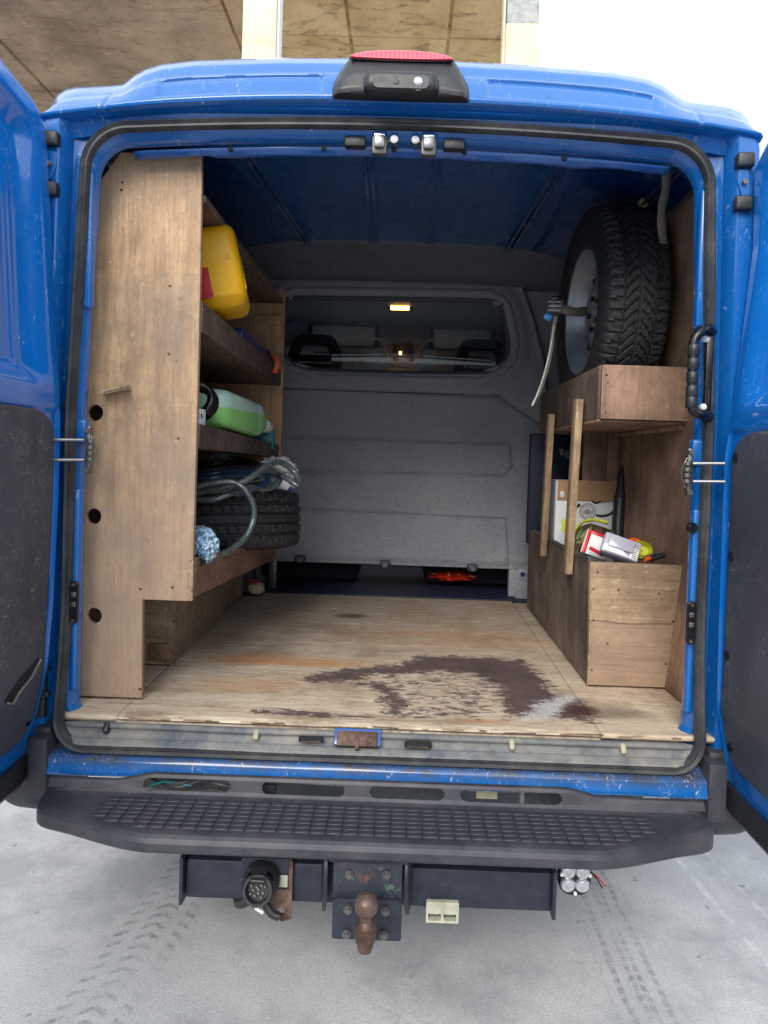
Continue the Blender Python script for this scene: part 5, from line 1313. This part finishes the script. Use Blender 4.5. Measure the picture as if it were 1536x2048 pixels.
tube('printed_chain', [at(1160, 1008, .979), at(1152, 1014, .979), at(1145, 1006, .979), at(1140, 992, .979)], lambda i, m_: .005+.0015*(i % 2), M['ink'], cb, n=6, seg=8, flat=(1, .15))
tube('printed_chain', [at(1192, 1030, .979), at(1205, 1032, .979), at(1220, 1028, .979), at(1231, 1018, .979)], lambda i, m_: .004+.0015*(i % 2), M['ink'], cb, n=6, seg=8)
tube('printed_ring', [at(1183, 1001, .979), at(1192, 1006, .979), at(1202, 1002, .979)], .004, M['ink'], cb, n=5, seg=8)
tool = thing('vacuum_nozzle', 'black ribbed vacuum hose nozzle standing beside the cardboard box', 'hose', (.74, .9, .95))
n0 = at(1237, 1098, .92); n1_ = at(1236, 1055, .93); n2_ = at(1241, 990, .95); n3 = at(1246, 930, .97)
tube('nozzle_pipe', [n0, n1_, n2_, n3], lambda i, m_: (.020 if i < 4 else (.0225+.0012*(i % 2) if i < 20 else lerp(.020, .006, (i-20)/max(1, m_-21)))), M['blackp'], tool, n=10, seg=16)
blob('motor_head', at(1240, 1092, .90), (.035, .03, .022), M['blackp'], tool, 3, .15, 6, 2)
pc = thing('camouflage_pouch', 'green camouflage bait pouch with yellow top edge', 'pouch', (.66, .75, .97))
def pouch(u, v):
    a = at(lerp(1148, 1230, u)-lerp(0, 6, v)*(1-u), lerp(1112, 1046+abs(u-.45)*30, v), .78-.05*math.sin(PI*u)*math.sin(PI*v)+.03*v)
    a.y += .012*mnoise.noise(Vector((u*5, v*5, 2))); return a
grid('pouch_body', pouch, 30, 24, M['camo'], pc, thick=.03)
band('yellow_seal', [at(1142, 1082, .74), at(1152, 1060, .755), at(1166, 1044, .76), at(1190, 1040, .765), at(1216, 1046, .765)], .012, M['lime'], pc, up=(0, -.3, 1))
pq = at(1153, 1062, .735); text('pouch_text', 'POWER', .011, lambda u, v, w: at(1158, 1068, .722)+Vector((.42*u-.5*v*.4, -w-.0, .85*u+.5*v))+Vector((0, 0, 0)), M['white'], pc)
box('yellow_card', at(1132, 1052, .86), (.03, .004, .05), M['lime'], pc, None, .001)
rc = thing('red_white_packet', 'red and white printed packet under the clear plastic box', 'packet', (.63, .55, .99))
Rr = rot('X', -20) @ rot('Y', 20)
q = at(1192, 1090, .55); box('card_body', q, (.080, .012, .080), M['paper'], rc, Rr, .002)
box('red_band', q+Rr @ Vector((-.032, -.0045, .0)), (.012, .009, .078), M['red'], rc, Rr, .001); box('red_band', q+Rr @ Vector((0, -.0045, .034)), (.06, .009, .010), M['red'], rc, Rr, .001)
q2 = at(1193, 1103, .50); box('red_strip', q2, (.05, .006, .012), M['red'], rc, rot('Y', 28), .001)
cx_ = thing('clear_plastic_box', 'clear plastic blister box with white printed label', 'box', (.66, .45, .99))
q = at(1240, 1098, .46); Rc = rot('X', -28) @ rot('Y', 20)
bm = bmesh.new(); vs_ = addbox(bm, q, (.112, .040, .066), Rc, .005, 2)
bmobj('blister_shell', bm, M['frost'], cx_)
bm = bmesh.new(); addbox(bm, q+Rc @ Vector((-.004, -.024, .006)), (.078, .012, .040), Rc, .005, 2); bmobj('raised_blister', bm, M['frost'], cx_)
plate('white_insert', [[(-.050, -.030), (.030, -.030), (-.005, -.006), (-.050, -.010)]], .002, lambda u, v, w: q+Rc @ Vector((u, -.0225+w, v)), M['paper'], cx_)
lq = q+Rc @ Vector((.040, -.0222, -.012)); box('printed_label', lq, (.024, .001, .036), M['white'], cx_, Rc, .0002)
for k in range(5): box('label_line', lq+Rc @ Vector((random.uniform(-.002, .002), -.0009, -.013+k*.0065)), (.015, .0006, .002), M['ink'], cx_, Rc, 0)
yl = thing('webbing_roll', 'rolled lime green webbing strap at the right of the lower box', 'strap', (.73, .5, .99))
q = at(1281, 1101, .52)
for k in range(4):
    rr = .012+.005*k; tube('strap_turn', [q+Vector((math.cos(a)*rr*1.25, -.012+.004*k+.006*math.sin(a), math.sin(a)*rr)) for a in np.linspace(0, 2*PI, 10, endpoint=False)], .0045, M['lime'], yl, n=3, seg=8, closed=True, flat=(.6, 2.6))
tube('orange_end', [at(1250, 1088, .55), at(1265, 1080, .56), at(1278, 1084, .56)], .0075, M['orange'], yl, n=5)
tube('blue_end', [at(1262, 1090, .52), at(1272, 1086, .53)], .007, M['ltblue'], yl, n=3)
tl = thing('screwdriver', 'screwdriver with orange and black handle in the corner of the lower box', 'screwdriver', (.74, .42, .98))
tube('handle', [at(1300, 1119, .42), at(1328, 1110, .43)], .0085, M['blackp'], tl, n=2, seg=12); tube('shank', [at(1284, 1117, .41), at(1312, 1106, .43)], .003, M['steel'], tl, n=2, seg=8)
tube('orange_grip', [at(1290, 1119, .41), at(1300, 1117, .42)], .007, M['orange'], tl, n=2, seg=12)
gt = thing('grey_tool', 'grey angled tool hanging in the dark gap behind the battens', 'tool', (.68, 1.2, 1.25))
beam('tool_arm', at(1130, 905, 1.15), at(1182, 935, 1.10), .03, .012, M['bulkd'], gt, up=(0, 1, 0)); blob('tool_knob', at(1124, 902, 1.15), (.012, .012, .018), M['steeld'], gt, 3, .1)
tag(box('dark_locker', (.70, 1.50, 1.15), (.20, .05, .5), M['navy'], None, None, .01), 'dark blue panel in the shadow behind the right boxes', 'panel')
